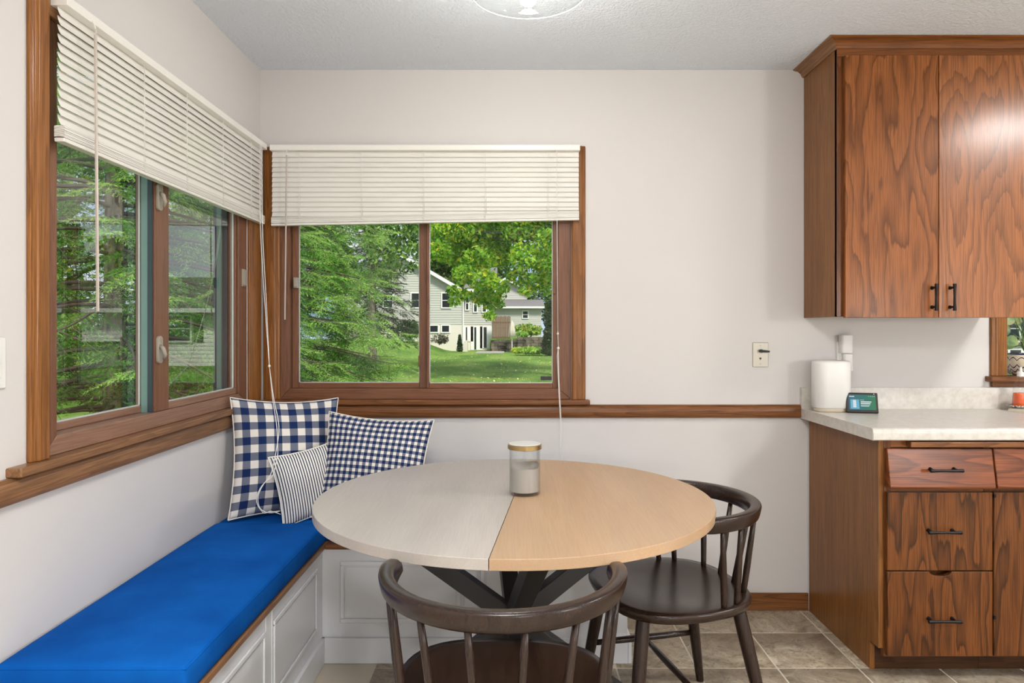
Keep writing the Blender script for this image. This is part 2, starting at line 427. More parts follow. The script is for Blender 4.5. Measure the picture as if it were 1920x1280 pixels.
def slider_window(name, T, O, inner, split, mats, sash1, sash2, nick):
    """O: opening; inner: inner edge of the frame; sash1/2: (u0,u1,stileL,stileR,rail,d0,d1)"""
    w = struct(name)
    mh, mv = mats
    frm = (O[0], O[1], .952, O[3])
    for s_, nm in (('b', 'frame_sill'), ('t', 'frame_head'), ('l', 'frame_jamb'), ('r', 'frame_jamb')):
        new(nm, mitre(MB(), T, frm, inner, s_, .001, .10), mv if s_ in 'lr' else mh, w, bevel=.003)
    for (u0, u1, sl, sr, rb, d0, d1) in (sash1, sash2):
        z0, z1 = inner[2], inner[3]
        new('sash_stile', MB().box(u0, u0+sl, d0, d1, z0, z1, T=T), mv, w, bevel=.0025)
        new('sash_stile', MB().box(u1-sr, u1, d0, d1, z0, z1, T=T), mv, w, bevel=.0025)
        new('sash_rail', MB().box(u0+sl, u1-sr, d0+.001, d1-.001, z0, z0+rb, T=T), mh, w, bevel=.0025)
        new('sash_rail', MB().box(u0+sl, u1-sr, d0+.001, d1-.001, z1-rb, z1, T=T), mh, w, bevel=.0025)
        dm = (d0+d1)/2
        new('pane', MB().poly([T(u0+sl, dm, z0+rb), T(u1-sr, dm, z0+rb), T(u1-sr, dm, z1-rb), T(u0+sl, dm, z1-rb)], [(0,1,2,3)]), m_glass, w)
        g = MB(); gw = .0035
        a0, a1, b0, b1 = u0+sl, u1-sr, z0+rb, z1-rb
        for q in ((a0, a0+gw, b0, b1), (a1-gw, a1, b0, b1), (a0, a1, b0, b0+gw), (a0, a1, b1-gw, b1)):
            g.box(q[0], q[1], dm-.006, dm-.0005, q[2], q[3], T=T)
        new('glazing_bead', g, m_gasket, w)
    return w
m_gasket = mat('pale_gasket', srgb(190, 196, 190), .5)

# window_1: back wall
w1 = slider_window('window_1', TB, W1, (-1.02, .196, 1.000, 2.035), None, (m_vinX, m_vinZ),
                   (-1.018, -.392, .030, .044, .0245, .030, .056), (-.400, .195, .012, .022, .024, .012, .032), 'back')
new('casing', casing(MB(), .256, .320, .952, 2.095, TB), m_trimZ, w1, bevel=.003, seg=3)
new('casing', casing(MB(), -1.134, -1.060, .952, 2.090, lambda u, d, z: TB(u, d, z)), m_trimZ, w1, bevel=.003, seg=3)
new('head_casing', MB().box(-1.13, .256, -.014, 0, 2.04, 2.092, T=TB), m_trimX, w1, bevel=.002)
new('stool', MB().box(XL+.036, .338, -.036, .012, .930, .952, T=TB), m_trimX, w1, bevel=.004, seg=3)
def keeper(parent, T, u, z, h=.04, w=.012):
    b = MB().box(u-w/2, u+w/2, -.010, .028, z-h/2, z+h/2, T=T); b.box(u-w/2-.002, u+w/2+.002, -.004, .028, z-h/2-.004, z+h/2+.004, T=T)
    return new('latch_keeper', b, m_latch, parent, bevel=.002)
keeper(w1, TB, -.993, 1.480)
new('pull_rail', MB().box(.1735, .186, .002, .012, 1.43, 1.50, T=TB), m_vinZ, w1, bevel=.002)
o = new('sticker', MB().box(.118, .170, .019, .0205, 1.037, 1.055, T=TB), m_black, w1, bevel=.004, seg=3); o['label'] = 'small black sticker on the pane corner'
new('sash_pull', MB().box(-.440, -.428, .022, .030, 1.10, 1.15, T=TB), m_vinZ, w1, bevel=.003)

# window_2: left wall
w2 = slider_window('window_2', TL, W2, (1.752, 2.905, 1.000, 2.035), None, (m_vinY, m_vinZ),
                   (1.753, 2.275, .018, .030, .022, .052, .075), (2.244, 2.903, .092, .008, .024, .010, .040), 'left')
new('casing', casing(MB(), -1.700, -1.637, .952, 2.6-.40, lambda u, d, z: TL(-u, d, z)), m_trimZ, w2, bevel=.004, seg=3)
new('casing', casing(MB(), -3.118, -2.994, .952, 2.090, lambda u, d, z: TL(-u, d, z)), m_trimZ, w2, bevel=.004, seg=3)
new('head_casing', MB().box(1.70, 2.995, -.014, 0, 2.04, 2.092, T=TL), m_trimY, w2, bevel=.002)
new('stool', MB().box(1.572, YB-.012, -.036, .012, .930, .952, T=TL), m_trimY, w2, bevel=.004, seg=3)
new('jamb_liner', MB().box(2.892, 2.9045, .046, .066, 1.0, 2.035, T=TL), m_teal2, w2)
new('jamb_liner', MB().box(2.880, 2.9045, .066, .084, 1.0, 2.035, T=TL), m_teal, w2)
new('jamb_liner', MB().box(2.886, 2.9045, .084, .10, 1.0, 2.035, T=TL), m_teal2, w2)
new('stile_liner', MB().box(2.236, 2.2455, .016, .030, 1.0, 2.035, T=TL), m_teal2, w2)
new('stile_liner', MB().box(2.2385, 2.2455, .030, .052, 1.0, 2.035, T=TL), m_teal, w2)
def cam_latch(parent, u, z):
    b = MB(); n = 18
    pts = [(.015*math.cos(2*math.pi*k/n), (.030 if math.sin(2*math.pi*k/n) > 0 else -.030) + .015*math.sin(2*math.pi*k/n)) for k in range(n)]
    b.prism(pts, 0.0, .010, lambda a, c, e: TL(u+a, .010-e, z+c))
    l = new('latch', b, m_latch, parent, bevel=.002, smooth=True)
    h = MB(); h.tube([TL(u-.004, .000, z+.012), TL(u-.010, -.012, z+.004), TL(u-.004, -.016, z-.016), TL(u+.002, -.008, z-.032)], [.006, .007, .006, .004], 10)
    new('lever', h, m_latch, l, smooth=True)
    s = MB(); s.lathe([(.0035, 0), (.0035, .002)], (0, 0, 0), 10); s.v = [TL(u+.003+x, -.000-zz, z+.026+y) for x, y, zz in s.v]
    new('screw', s, m_steel, l)
cam_latch(w2, 2.264, 1.700); cam_latch(w2, 2.264, 1.202)
keeper(w2, TL, 2.952, 1.488, .066, .030)

# window_3: kitchen window over the sink
w3 = struct('window_3')
fr3, in3 = (W3[0], W3[1], 1.060, W3[3]), (W3[0]+.03, W3[1]-.03, 1.085, W3[3]-.03)
for s_, nm in (('b', 'frame_sill'), ('t', 'frame_head'), ('l', 'frame_jamb'), ('r', 'frame_jamb')):
    new(nm, mitre(MB(), TB, fr3, in3, s_, .085, .135), m_white, w3, bevel=.002)
new('pane', MB().poly([TB(in3[0], .11, in3[2]), TB(in3[1], .11, in3[2]), TB(in3[1], .11, in3[3]), TB(in3[0], .11, in3[3])], [(0,1,2,3)]), m_glass, w3)
new('casing', casing(MB(), -2.222, -2.150, 1.058, 2.15, lambda u, d, z: TB(-u, d, z)), m_trimZ, w3, bevel=.004, seg=3)
new('casing', casing(MB(), 3.19, 3.262, 1.058, 2.15, TB), m_trimZ, w3, bevel=.004, seg=3)
new('head_casing', MB().box(2.222, 3.19, -.016, 0, 2.085, 2.15, T=TB), m_trimX, w3, bevel=.002)
new('stool', MB().box(2.130, 3.28, -.045, .085, 1.034, 1.058, T=TB), m_trimX, w3, bevel=.005, seg=3)
new('apron', MB().box(2.152, 3.26, -.018, 0, 1.010, 1.034, T=TB), m_trimX, w3, bevel=.002)

# ------------------------------------------------------------------ base and wall cabinets
def pull(parent, c, axis, L=.118):
    """bar pull with flared ends on two posts, c = centre on the face (towards -Y)"""
    x, y, z = c; b = MB()
    ax = Vector((1,0,0)) if axis == 'X' else Vector((0,0,1))
    p = Vector(c) + Vector((0, -.030, 0))
    pts = [p + ax*t for t in (-L/2, -L/2+.004, -L*.32, 0, L*.32, L/2-.004, L/2)]
    b.tube(pts, [.0062, .0068, .0054, .0046, .0054, .0068, .0062], 12)
    h = new('handle', b, m_blkm, parent, smooth=True, auto=50)
    for s in (-1, 1):
        q = Vector(c) + ax*s*(L*.36)
        pb = MB(); pb.tube([q, q+Vector((0,-.003,0)), q+Vector((0,-.006,0)), q+Vector((0,-.029,0))], [.0075, .0075, .0042, .0045], 12)
        new('post', pb, m_blkm, h, smooth=True, auto=50)
    return h

FY = 2.531
cab = thing('base_cabinet', 'oak base cabinet with three drawers under the counter end', 'cabinet', (1.33, FY, 0))
new('side_panel', MB().prism([(FY, .105), (FY+.062, .105), (FY+.062, .0), (YB-.014, .0), (YB-.014, .866), (FY, .866)], 1.328, 1.346, lambda u, v, a: (a, u, v)), m_oak_side, cab, bevel=.0012)
new('body', MB().box(1.3465, 1.7345, FY+.02, YB-.015, .10, .838), m_oak_frameZ, cab)
new('face_stile', MB().box(1.3465, 1.372, FY, FY+.019, .075, .866), m_oak_frameZ, cab, bevel=.001)
new('face_stile', MB().box(1.710, 1.7345, FY, FY+.019, .075, .866), m_oak_frameZ, cab, bevel=.001)
for z0, z1 in ((.838, .866), (.675, .700), (.075, .105)):
    new('face_rail', MB().box(1.3722, 1.7098, FY, FY+.019, z0, z1), m_oak_frameX, cab, bevel=.001)
new('toe_kick', MB().box(1.3465, 1.7345, FY+.063, FY+.080, 0, .099), m_toe, cab)
def slant_drawer(parent, x0, x1):
    prof = [(FY-.001, .836), (FY-.017, .836), (FY-.040, .700), (FY-.036, .694), (FY-.001, .694)]
    return new('drawer', MB().prism(prof, x0, x1, lambda u, v, a: (a, u, v)), m_low_drawX, parent, bevel=.003, seg=3)
d = slant_drawer(cab, 1.350, 1.731); pull(d, (1.542, FY-.028, .764), 'X')
d = new('drawer', MB().box(1.350, 1.731, FY-.020, FY-.001, .395, .678), m_low_draw1, cab, bevel=.0025, seg=3); pull(d, (1.541, FY-.020, .541), 'X')
# the bottom drawer has a scooped finger grip in its top edge
xm = 1.542; b = MB()
prof = [(1.350, .085), (1.731, .085), (1.731, .391)]
prof += [(xm+.040*math.cos(math.pi*k/14), .391-.017*math.sin(math.pi*k/14)) for k in range(15)] + [(1.350, .391)]
b.prism(prof, FY-.020, FY-.001, lambda u, v, a: (u, a, v))
d = new('drawer', b, m_low_draw2, cab, bevel=.002, seg=2); pull(d, (1.541, FY-.020, .222), 'X')

cab2 = thing('sink_cabinet', 'oak sink base cabinet beside the drawer unit, cut by the frame edge', 'cabinet', (1.74, FY, 0))
new('body', MB().box(1.7355, 3.05, FY+.02, YB-.015, .10, .70), m_oak_frameZ, cab2)
new('face_frame', MB().box(1.7355, 3.05, FY, FY+.019, .075, .866), m_oak_frameZ, cab2)
new('toe_kick', MB().box(1.7355, 3.05, FY+.063, FY+.080, 0, .099), m_toe, cab2)
for x0, x1 in ((1.7365, 2.39), (2.40, 3.04)):
    slant_drawer(cab2, x0, x1)
    d = new('door', MB().box(x0, x1, FY-.020, FY-.001, .085, .678), m_low_door, cab2, bevel=.0025, seg=3)
    pull(d, ((x1-.04) if x0 < 2.2 else x0+.04, FY-.020, .60), 'Z')
    for zz in (.60, .16):
        new('hinge', MB().box(x0-.003 if x0 < 2.2 else x1-.004, x0+.004 if x0 < 2.2 else x1+.003, FY-.024, FY-.004, zz+.060, zz+.072), m_blkm, d)
cab3 = thing('corner_base_cabinet', 'oak base cabinet past the sink outside the picture', 'cabinet', (3.06, FY, 0))
new('body', MB().box(3.052, XR-.01, FY+.02, YB-.015, .10, .86), m_oak_frameZ, cab3)
for x0, x1 in ((3.06, 3.66), (3.67, XR-.02)):
    d = new('door', MB().box(x0, x1, FY, FY+.019, .085, .83), m_low_door, cab3, bevel=.0025); pull(d, (x0+.04, FY, .6), 'Z')
new('toe_kick', MB().box(3.052, XR-.01, FY+.063, FY+.080, 0, .099), m_toe, cab3)
bb = new('cutting_board', MB().box(1.428, 2.02, FY-.034, 3.0, .8665-.023, .8665-.004), m_trimX, None, bevel=.002)
tag(bb, 'pull-out oak board sliding out just under the countertop', 'board')

# countertop with backsplash and a rolled front edge
ct = thing('countertop', 'cream speckled laminate countertop with raised backsplash', 'countertop', (1.29, 2.5, .87))
ARC = [(2.497+.018-.018*math.cos(a), .894+.018*math.sin(a)) for a in [math.pi/2*k/6 for k in range(7)]]
prof = [(YB-.001, .868), (2.500, .868), (2.497, .871)] + ARC + [(2.56, .9115), (YB-.02, .9115), (YB-.02, 1.0), (YB-.016, 1.0065), (YB-.001, 1.0065)]
SX0, SX1, SY0, SY1 = 2.19, 2.98, 2.66, 3.03
new('slab', MB().prism(prof, 1.2925, 2.20, lambda u, v, a: (a, u, v)), m_counter, ct, smooth=True, auto=35)
new('slab', MB().prism(prof, 2.985, XR-.002, lambda u, v, a: (a, u, v)), m_counter, ct, smooth=True, auto=35)
prf = [(SY0, .868), (2.500, .868), (2.497, .871)] + ARC + [(2.56, .9115), (SY0, .9115)]
new('slab', MB().prism(prf, 2.20, 2.985, lambda u, v, a: (a, u, v)), m_counter, ct, smooth=True, auto=35)
prf = [(YB-.001, .868), (SY1, .868), (SY1, .9115), (YB-.02, .9115), (YB-.02, 1.0), (YB-.016, 1.0065), (YB-.001, 1.0065)]
new('slab', MB().prism(prf, 2.20, 2.985, lambda u, v, a: (a, u, v)), m_counter, ct, smooth=True, auto=35)
new('end_cap', MB().prism([(YB-.001, .868), (2.499, .868), (2.499, .909), (2.52, .9118), (YB-.021, .9118), (YB-.021, 1.0068), (YB-.001, 1.0068)], 1.2905, 1.2924, lambda u, v, a: (a, u, v)), m_counter, ct)

def round_rect(x0, x1, y0, y1, r, n=5):
    p = []
    for cx, cy, a0 in ((x1-r, y1-r, 0), (x0+r, y1-r, 90), (x0+r, y0+r, 180), (x1-r, y0+r, 270)):
        for k in range(n+1):
            a = R(a0+90*k/n); p.append((cx+r*math.cos(a), cy+r*math.sin(a)))
    return p
def ring_loft(mb, loops):
    n = len(loops[0]); o = []
    for lp in loops: o += lp
    f = []
    for i in range(len(loops)-1):
        for k in range(n): f.append((i*n+k, i*n+(k+1) % n, (i+1)*n+(k+1) % n, (i+1)*n+k))
    f.append(tuple(range((len(loops)-1)*n, len(loops)*n)))
    return mb.poly(o, f)
sk = MB()
def rr(ex, z, r): return [(x, y, z) for x, y in round_rect(2.165-ex, 3.0+ex, 2.63-ex, 3.075+ex, r)]
ring_loft(sk, [rr(0, .9118, .04), rr(-.004, .921, .04), rr(-.014, .9235, .04), rr(-.040, .9225, .04), rr(-.050, .914, .045), rr(-.060, .75, .05), rr(-.075, .735, .06)])
sk = new('sink', sk, m_sink, None, smooth=True, auto=60); tag(sk, 'almond drop-in sink with a raised rounded rim', 'sink')

uc = thing('wall_cabinet', 'tall two-door oak wall cabinet hung up to the ceiling', 'cabinet', (1.31, 2.818, 1.32))
UF = 2.818
new('side_panel', MB().box(1.309, 1.327, UF+.001, YB-.001, 1.320, 2.44), m_oak_side, uc, bevel=.001)
new('body', MB().box(1.3275, 2.113, UF+.020, YB-.001, 1.330, 2.44), m_oak_frameZ, uc)
new('face_stile', MB().box(1.309, 1.345, UF-.0005, UF+.0005+.018, 1.320, 2.412), m_oak_frameZ, uc, bevel=.001)
new('face_stile', MB().box(2.078, 2.113, UF-.0005, UF+.018, 1.320, 2.412), m_oak_frameZ, uc, bevel=.001)
new('face_rail', MB().box(1.309, 2.113, UF-.004, UF-.001, 2.376, 2.425), m_oak_frameX, uc, bevel=.001)
new('face_rail', MB().box(1.346, 2.077, UF, UF+.018, 1.320, 1.36), m_oak_frameX, uc)
d1 = new('door', MB().box(1.3345, 1.7105, UF-.020, UF-.001, 1.316, 2.3755), m_oak_door1, uc, bevel=.002); pull(d1, (1.684, UF-.020, 1.397), 'Z', .108)
d2 = new('door', MB().box(1.7130, 2.0950, UF-.020, UF-.001, 1.316, 2.3755), m_oak_door2, uc, bevel=.002); pull(d2, (1.757, UF-.020, 1.397), 'Z', .108)
# crown moulding: cove profile swept round the left and front
cp = [(0, 2.406), (.006, 2.406), (.010, 2.412), (.014, 2.422), (.028, 2.434), (.046, 2.438), (.050, 2.442), (0, 2.442)]
for ax_, nm in (('S', 'crown_moulding'), ('F', 'crown_moulding')):
    b = MB(); n = len(cp); o_ = []
    if ax_ == 'S':
        for u, v in cp: o_.append((1.309-u, YB-.001, v))
        for u, v in cp: o_.append((1.309-u, UF-.004-u, v))
    else:
        for u, v in cp: o_.append((1.309-u, UF-.004-u, v))
        for u, v in cp: o_.append((2.113+u, UF-.004-u, v))
    b.poly(o_, [(k, (k+1) % n, n+(k+1) % n, n+k) for k in range(n)] + [tuple(range(n)), tuple(range(2*n-1, n-1, -1))])
    new(nm, b, m_oak_frameX if ax_ == 'F' else m_trimY, uc, smooth=True, auto=30)

# ------------------------------------------------------------------ corner bench
BX, BY = -.735, 2.645
def bench_face(parent, a0, a1, T, panels, top=.432):
    """painted face built as base, panel moulding frames; T(a, out, z)"""
    new('plinth', MB().box(a0, a1, -.014, .0, 0, .096, T=T), m_white, parent, bevel=.002)
    for (p0, p1) in panels:
        z0, z1 = .150, .385
        for (q, nm) in (((p0, p1, z0, z0+.016), 'panel_moulding'), ((p0, p1, z1-.016, z1), 'panel_moulding'),
                        ((p0, p0+.016, z0+.016, z1-.016), 'panel_moulding'), ((p1-.016, p1, z0+.016, z1-.016), 'panel_moulding')):
            m_ = MB().box(q[0], q[1], -.007, .0, q[2], q[3], T=T)
            new(nm, m_, m_white, parent, bevel=.004, seg=3)
        new('panel', MB().box(p0+.022, p1-.022, -.002, .0, z0+.022, z1-.022, T=T), m_white, parent, bevel=.0015)
    cuts = [a0] + [(panels[i][1]+panels[i+1][0])/2 for i in range(len(panels)-1)] + [a1]
    for c in cuts[1:-1]:
        new('seam_bead', MB().box(c-.0275, c-.0245, -.003, 0, .097, top-.004, T=T), m_white, parent, bevel=.001)
        new('seam_bead', MB().box(c+.0245, c+.0275, -.003, 0, .097, top-.004, T=T), m_white, parent, bevel=.001)
bl = thing('storage_bench', 'white panelled storage bench under the side window, holding the blue seat', 'bench', (XL+.2, 1.55, 0))
new('body', MB().box(XL+.001, BX, 1.535, YB-.001, 0, .432), m_white, bl, bevel=.001)
bench_face(bl, 1.535, BY-.001, lambda a, d, z: (BX-d, a, z), [(1.585, 2.035), (2.105, 2.565)])
new('seat_board', MB().box(XL+.001, BX+.014, 1.53, YB-.001, .4325, .4515), m_trimY, bl, bevel=.003)
bk = thing('storage_bench', 'white panelled storage bench under the lawn-facing window, behind the table', 'bench', (-.2, 3.0, 0))
new('body', MB().box(BX+.0005, .430, BY, YB-.001, 0, .432), m_white, bk, bevel=.001)
bench_face(bk, BX+.0005, .430, lambda a, d, z: (a, BY+d, z), [(-.665, -.205), (-.130, .335)])
new('plinth', MB().box(.4302, .444, BY-.014, YB-.001, 0, .096), m_white, bk, bevel=.002)
new('seat_board', MB().box(BX+.0145, .440, BY-.014, YB-.001, .4325, .4515), m_trimX, bk, bevel=.003)

def cushion(name, x0, x1, y0, y1, z0, z1, r, crown, label):
    nx, ny, nz = 26, 34, 5; me = MB(); idx = {}
    cx, cy, cz = (x0+x1)/2, (y0+y1)/2, (z0+z1)/2; hx, hy, hz = (x1-x0)/2, (y1-y0)/2, (z1-z0)/2
    def vert(i, j, k):
        if (i, j, k) in idx: return idx[(i, j, k)]
        sm = lambda q: math.sin(q*math.pi/2)     # denser near the edges
        u, v, w = sm(2*i/nx-1), sm(2*j/ny-1), 2*k/nz-1
        p = Vector((u*hx, v*hy, w*hz))
        c = Vector((max(-hx+r, min(hx-r, p.x)), max(-hy+r, min(hy-r, p.y)), max(-hz+r, min(hz-r, p.z))))
        d_ = p-c
        if d_.length > 1e-9: p = c + d_.normalized()*min(r, max(abs(d_.x), abs(d_.y), abs(d_.z)))
        s_ = (1-abs(u)**4)*(1-abs(v)**6)
        if w > 0: p.z += crown*s_*w + .003*math.sin(7*p.y+3*p.x)*s_*w
        idx[(i, j, k)] = len(me.v); me.v.append((cx+p.x, cy+p.y, cz+p.z)); return idx[(i, j, k)]
    for i in range(nx):
        for j in range(ny):
            for k in (0, nz): me.f.append([vert(i,j,k), vert(i+1,j,k), vert(i+1,j+1,k), vert(i,j+1,k)]); me.m.append(0)
    for i in range(nx):
        for k in range(nz):
            for j in (0, ny): me.f.append([vert(i,j,k), vert(i+1,j,k), vert(i+1,j,k+1), vert(i,j,k+1)]); me.m.append(0)
    for j in range(ny):
        for k in range(nz):
            for i in (0, nx): me.f.append([vert(i,j,k), vert(i,j+1,k), vert(i,j+1,k+1), vert(i,j,k+1)]); me.m.append(0)
    root = thing(name, label, 'cushion', (cx, cy, z0))
    new('cover', me, m_blue, root, smooth=True)
    sb = MB(); ex, ey = hx-.003, hy-.003
    pts = [(cx+a*ex, cy+b*ey, z1-.008) for a, b in ((-1,-1), (1,-1), (1,1), (-1,1), (-1,-1))]
    pl = []
    for a, b in zip(pts[:-1], pts[1:]):
        pl += [Vector(a).lerp(Vector(b), k/8) for k in range(8)]
    pl.append(Vector(pts[-1])); sb.tube(pl, .0022, 6, caps=False)
    new('seam_piping', sb, m_blue, root, smooth=True)
cushion('bench_cushion', XL+.004, BX+.012, 1.525, BY+.02, .4525, .527, .014, .012, 'long bright blue bench cushion below the side window')
cushion('bench_cushion', XL+.004, .430, BY+.024, YB-.006, .4525, .522, .014, .010, 'navy blue bench cushion in the corner beneath the pillows')

# ------------------------------------------------------------------ pillows
def pillow(name, w, h, t, m, label, loc, rot, seed, wrinkle=.006, pinch=.07, nu=44):
    r_ = np.random.default_rng(seed); n = nu
    u = np.linspace(-1, 1, n+1); U, V = np.meshgrid(u, u, indexing='ij')
    X = U*w/2*(1-pinch*(1-V**2)*np.abs(U)); Z = V*h/2*(1-pinch*(1-U**2)*np.abs(V))
    T = t/2*np.clip((1-U**4)*(1-V**4), 0, 1)**.55*(.55+.45*(1-U**2)*(1-V**2))
    wr = np.zeros_like(U)
    for k in range(14):
        fx, fz = r_.normal(0, 5, 2); ph = r_.uniform(0, 6.28); wr += np.sin(fx*U+fz*V+ph)/14
    edge = np.clip((np.maximum(np.abs(U), np.abs(V))-.35)/.65, 0, 1)
    for k in range(8):   # gathers running in from the seams
        a = r_.uniform(0, 2*math.pi); ph = r_.uniform(0, 6.28)
        wr += .22*np.sin(16*(U*math.cos(a)+V*math.sin(a))+ph)*edge**2*np.clip(1-np.maximum(np.abs(U), np.abs(V)), 0, 1)**.4
    root = thing(name, label, 'pillow', loc, rot=rot)
    mb = MB(); uv = []
    for sgn in (-1, 1):
        Yy = sgn*(T+wrinkle*wr*np.sign(T)*(T > 1e-5)*np.clip(T/(.25*t), 0, 1))
        o_ = len(mb.v)
        for i in range(n+1):
            for j in range(n+1):
                mb.v.append((X[i,j], Yy[i,j], Z[i,j]+h/2)); uv.append(((U[i,j]+1)/2+(.5 if sgn > 0 else 0), (V[i,j]+1)/2*h/w))
        for i in range(n):
            for j in range(n):
                a = o_+i*(n+1)+j; mb.f.append([a, a+n+1, a+n+2, a+1]); mb.m.append(0)
    mb.uv = uv
    ob = new('cover', mb, m, root, smooth=True, local=True)
    wd = ob.modifiers.new('weld', 'WELD'); wd.merge_threshold = .0004
    sm = MB(); loop = [(X[i,0], 0, Z[i,0]+h/2) for i in range(n+1)] + [(X[n,j], 0, Z[n,j]+h/2) for j in range(1, n+1)] + [(X[i,n], 0, Z[i,n]+h/2) for i in range(n-1, -1, -1)] + [(X[0,j], 0, Z[0,j]+h/2) for j in range(n-1, -1, -1)]
    sm.tube(loop, .0028, 6, caps=False)
    new('seam', sm, m, root, smooth=True, local=True)
    return root
pillow('throw_pillow', .435, .475, .15, m_ging_big, 'large navy and cream buffalo-check pillow propped in the corner', (-.908, 2.760, .527), (R(-15), R(3), R(30)), 3, .010, .09)
pillow('throw_pillow', .435, .42, .15, m_ging_small, 'small-gingham navy and white pillow leaning by the table edge', (-.580, 2.680, .524), (R(-20), R(4), R(-4)), 8, .009, .09)
pillow('throw_pillow', .27, .275, .10, m_tick, 'little striped ticking pillow tucked between two checked ones', (-.770, 2.715, .532), (R(-12), R(-9), R(34)), 5, .006, .08)

# ------------------------------------------------------------------ dining table
TC = Vector((-.002, 2.19, 0)); TR, TZ = .612, .745
tb = thing('dining_table', 'round pale oak dining table with black crossed beam legs', 'table', tuple(TC))
sa = R(-5.4)          # the seam leans a little off the camera axis
def half(sgn):
    n = 64; base = math.pi/2+sa
    ang = [base - sgn*math.pi*k/n for k in range(n+1)]
    off = Vector((math.cos(base-sgn*math.pi/2), math.sin(base-sgn*math.pi/2), 0))*.0007
    pts = [(TC.x+TR*math.cos(a)+off.x, TC.y+TR*math.sin(a)+off.y) for a in ang]
    return MB().prism(pts, TZ-.028, TZ, lambda u, v, a: (u, v, a))
l = new('tabletop_leaf', half(-1), m_tabL, tb, bevel=.002); l['label'] = 'oak half of the tabletop with window sheen in its grey colour'
l = new('tabletop_leaf', half(1), m_tabR, tb, bevel=.002); l['label'] = 'warm honey oak half of the tabletop'
for k, an in enumerate((6, 186, 98, 278)):
    a = R(an); d = Vector((math.cos(a), math.sin(a), 0)); tg = Vector((-d.y, d.x, 0))
    p0 = TC+d*.47+Vector((0,0,TZ-.035)); p1 = TC-d*.46+Vector((0,0,.010))
    ax = (p1-p0).normalized(); nn = ax.cross(tg).normalized()
    b = MB(); w = .027
    q = [p0+tg*s1*w+nn*s2*w*1.0 for s1, s2 in ((-1,-1),(1,-1),(1,1),(-1,1))] + [p1+tg*s1*w+nn*s2*w for s1, s2 in ((-1,-1),(1,-1),(1,1),(-1,1))]
    for i in range(4):    # ends cut level with the floor and the top
        for base, zz in ((0, TZ-.0345), (4, .006)):
            p = q[base+i]; q[base+i] = p+ax*((zz-p.z)/ax.z)
    b.poly(q, [(0,1,2,3), (7,6,5,4), (0,4,5,1), (1,5,6,2), (2,6,7,3), (3,7,4,0)])
    lg = new('leg', b, m_black, tb, bevel=.003)
    f = MB().lathe([(.02, 0), (.022, .003), (.02, .006)], tuple(TC-d*.455), 14); new('foot_pad', f, m_blackplastic, lg)
    pt = MB().box(-.09, .09, -.045, .045, TZ-.0345, TZ-.0285, T=lambda x, y, z, a=a, d=d: (TC.x+d.x*.46+x*math.cos(a)-y*math.sin(a), TC.y+d.y*.46+x*math.sin(a)+y*math.cos(a), z))
    new('mounting_plate', pt, m_black, lg)

jc = at(984, 922, 2.20); jx, jy = jc.x, 2.205
jar = thing('candle_jar', 'glass jar candle with gold-rimmed white lid on the table', 'candle', (jx, jy, TZ))
jr, jh = .049, .150
new('glass', MB().lathe([(.0, 0), (jr-.004, 0), (jr, .004), (jr, jh), (jr-.0025, jh), (jr-.0025, .010), (0, .009)], (jx, jy, TZ+.0005), 40, cap0=False, cap1=False), m_clear, jar, smooth=True, auto=40)
wx = MB(); n = 40; lo = []
for r_, zf in ((jr-.0035, 0), (jr-.0035, 1), (.03, .6), (.008, .55)):
    lo.append([(jx+r_*math.cos(2*math.pi*k/n), jy+r_*math.sin(2*math.pi*k/n), TZ+.012+(zf*.078+(.008*math.sin(2*math.pi*k/n*1+.4)+.003*math.sin(6*math.pi*k/n) if zf == 1 else 0) if zf else 0)) for k in range(n)])
ring_loft(wx, lo); new('wax', wx, m_wax, jar, smooth=True, auto=50)
new('wick', MB().tube([(jx, jy, TZ+.05), (jx+.002, jy, TZ+.075)], .0012, 6), m_black, jar)
new('lid_rim', MB().lathe([(jr+.003, jh-.006), (jr+.005, jh-.005), (jr+.005, jh+.008), (jr+.002, jh+.010), (0, jh+.010)], (jx, jy, TZ), 40, cap1=False), m_gold, jar, smooth=True, auto=40)
new('lid_top', MB().lathe([(jr+.002, jh+.0102), (jr+.001, jh+.0115), (0, jh+.0118)], (jx, jy, TZ), 40, cap1=False), m_plastic, jar, smooth=True, auto=40)

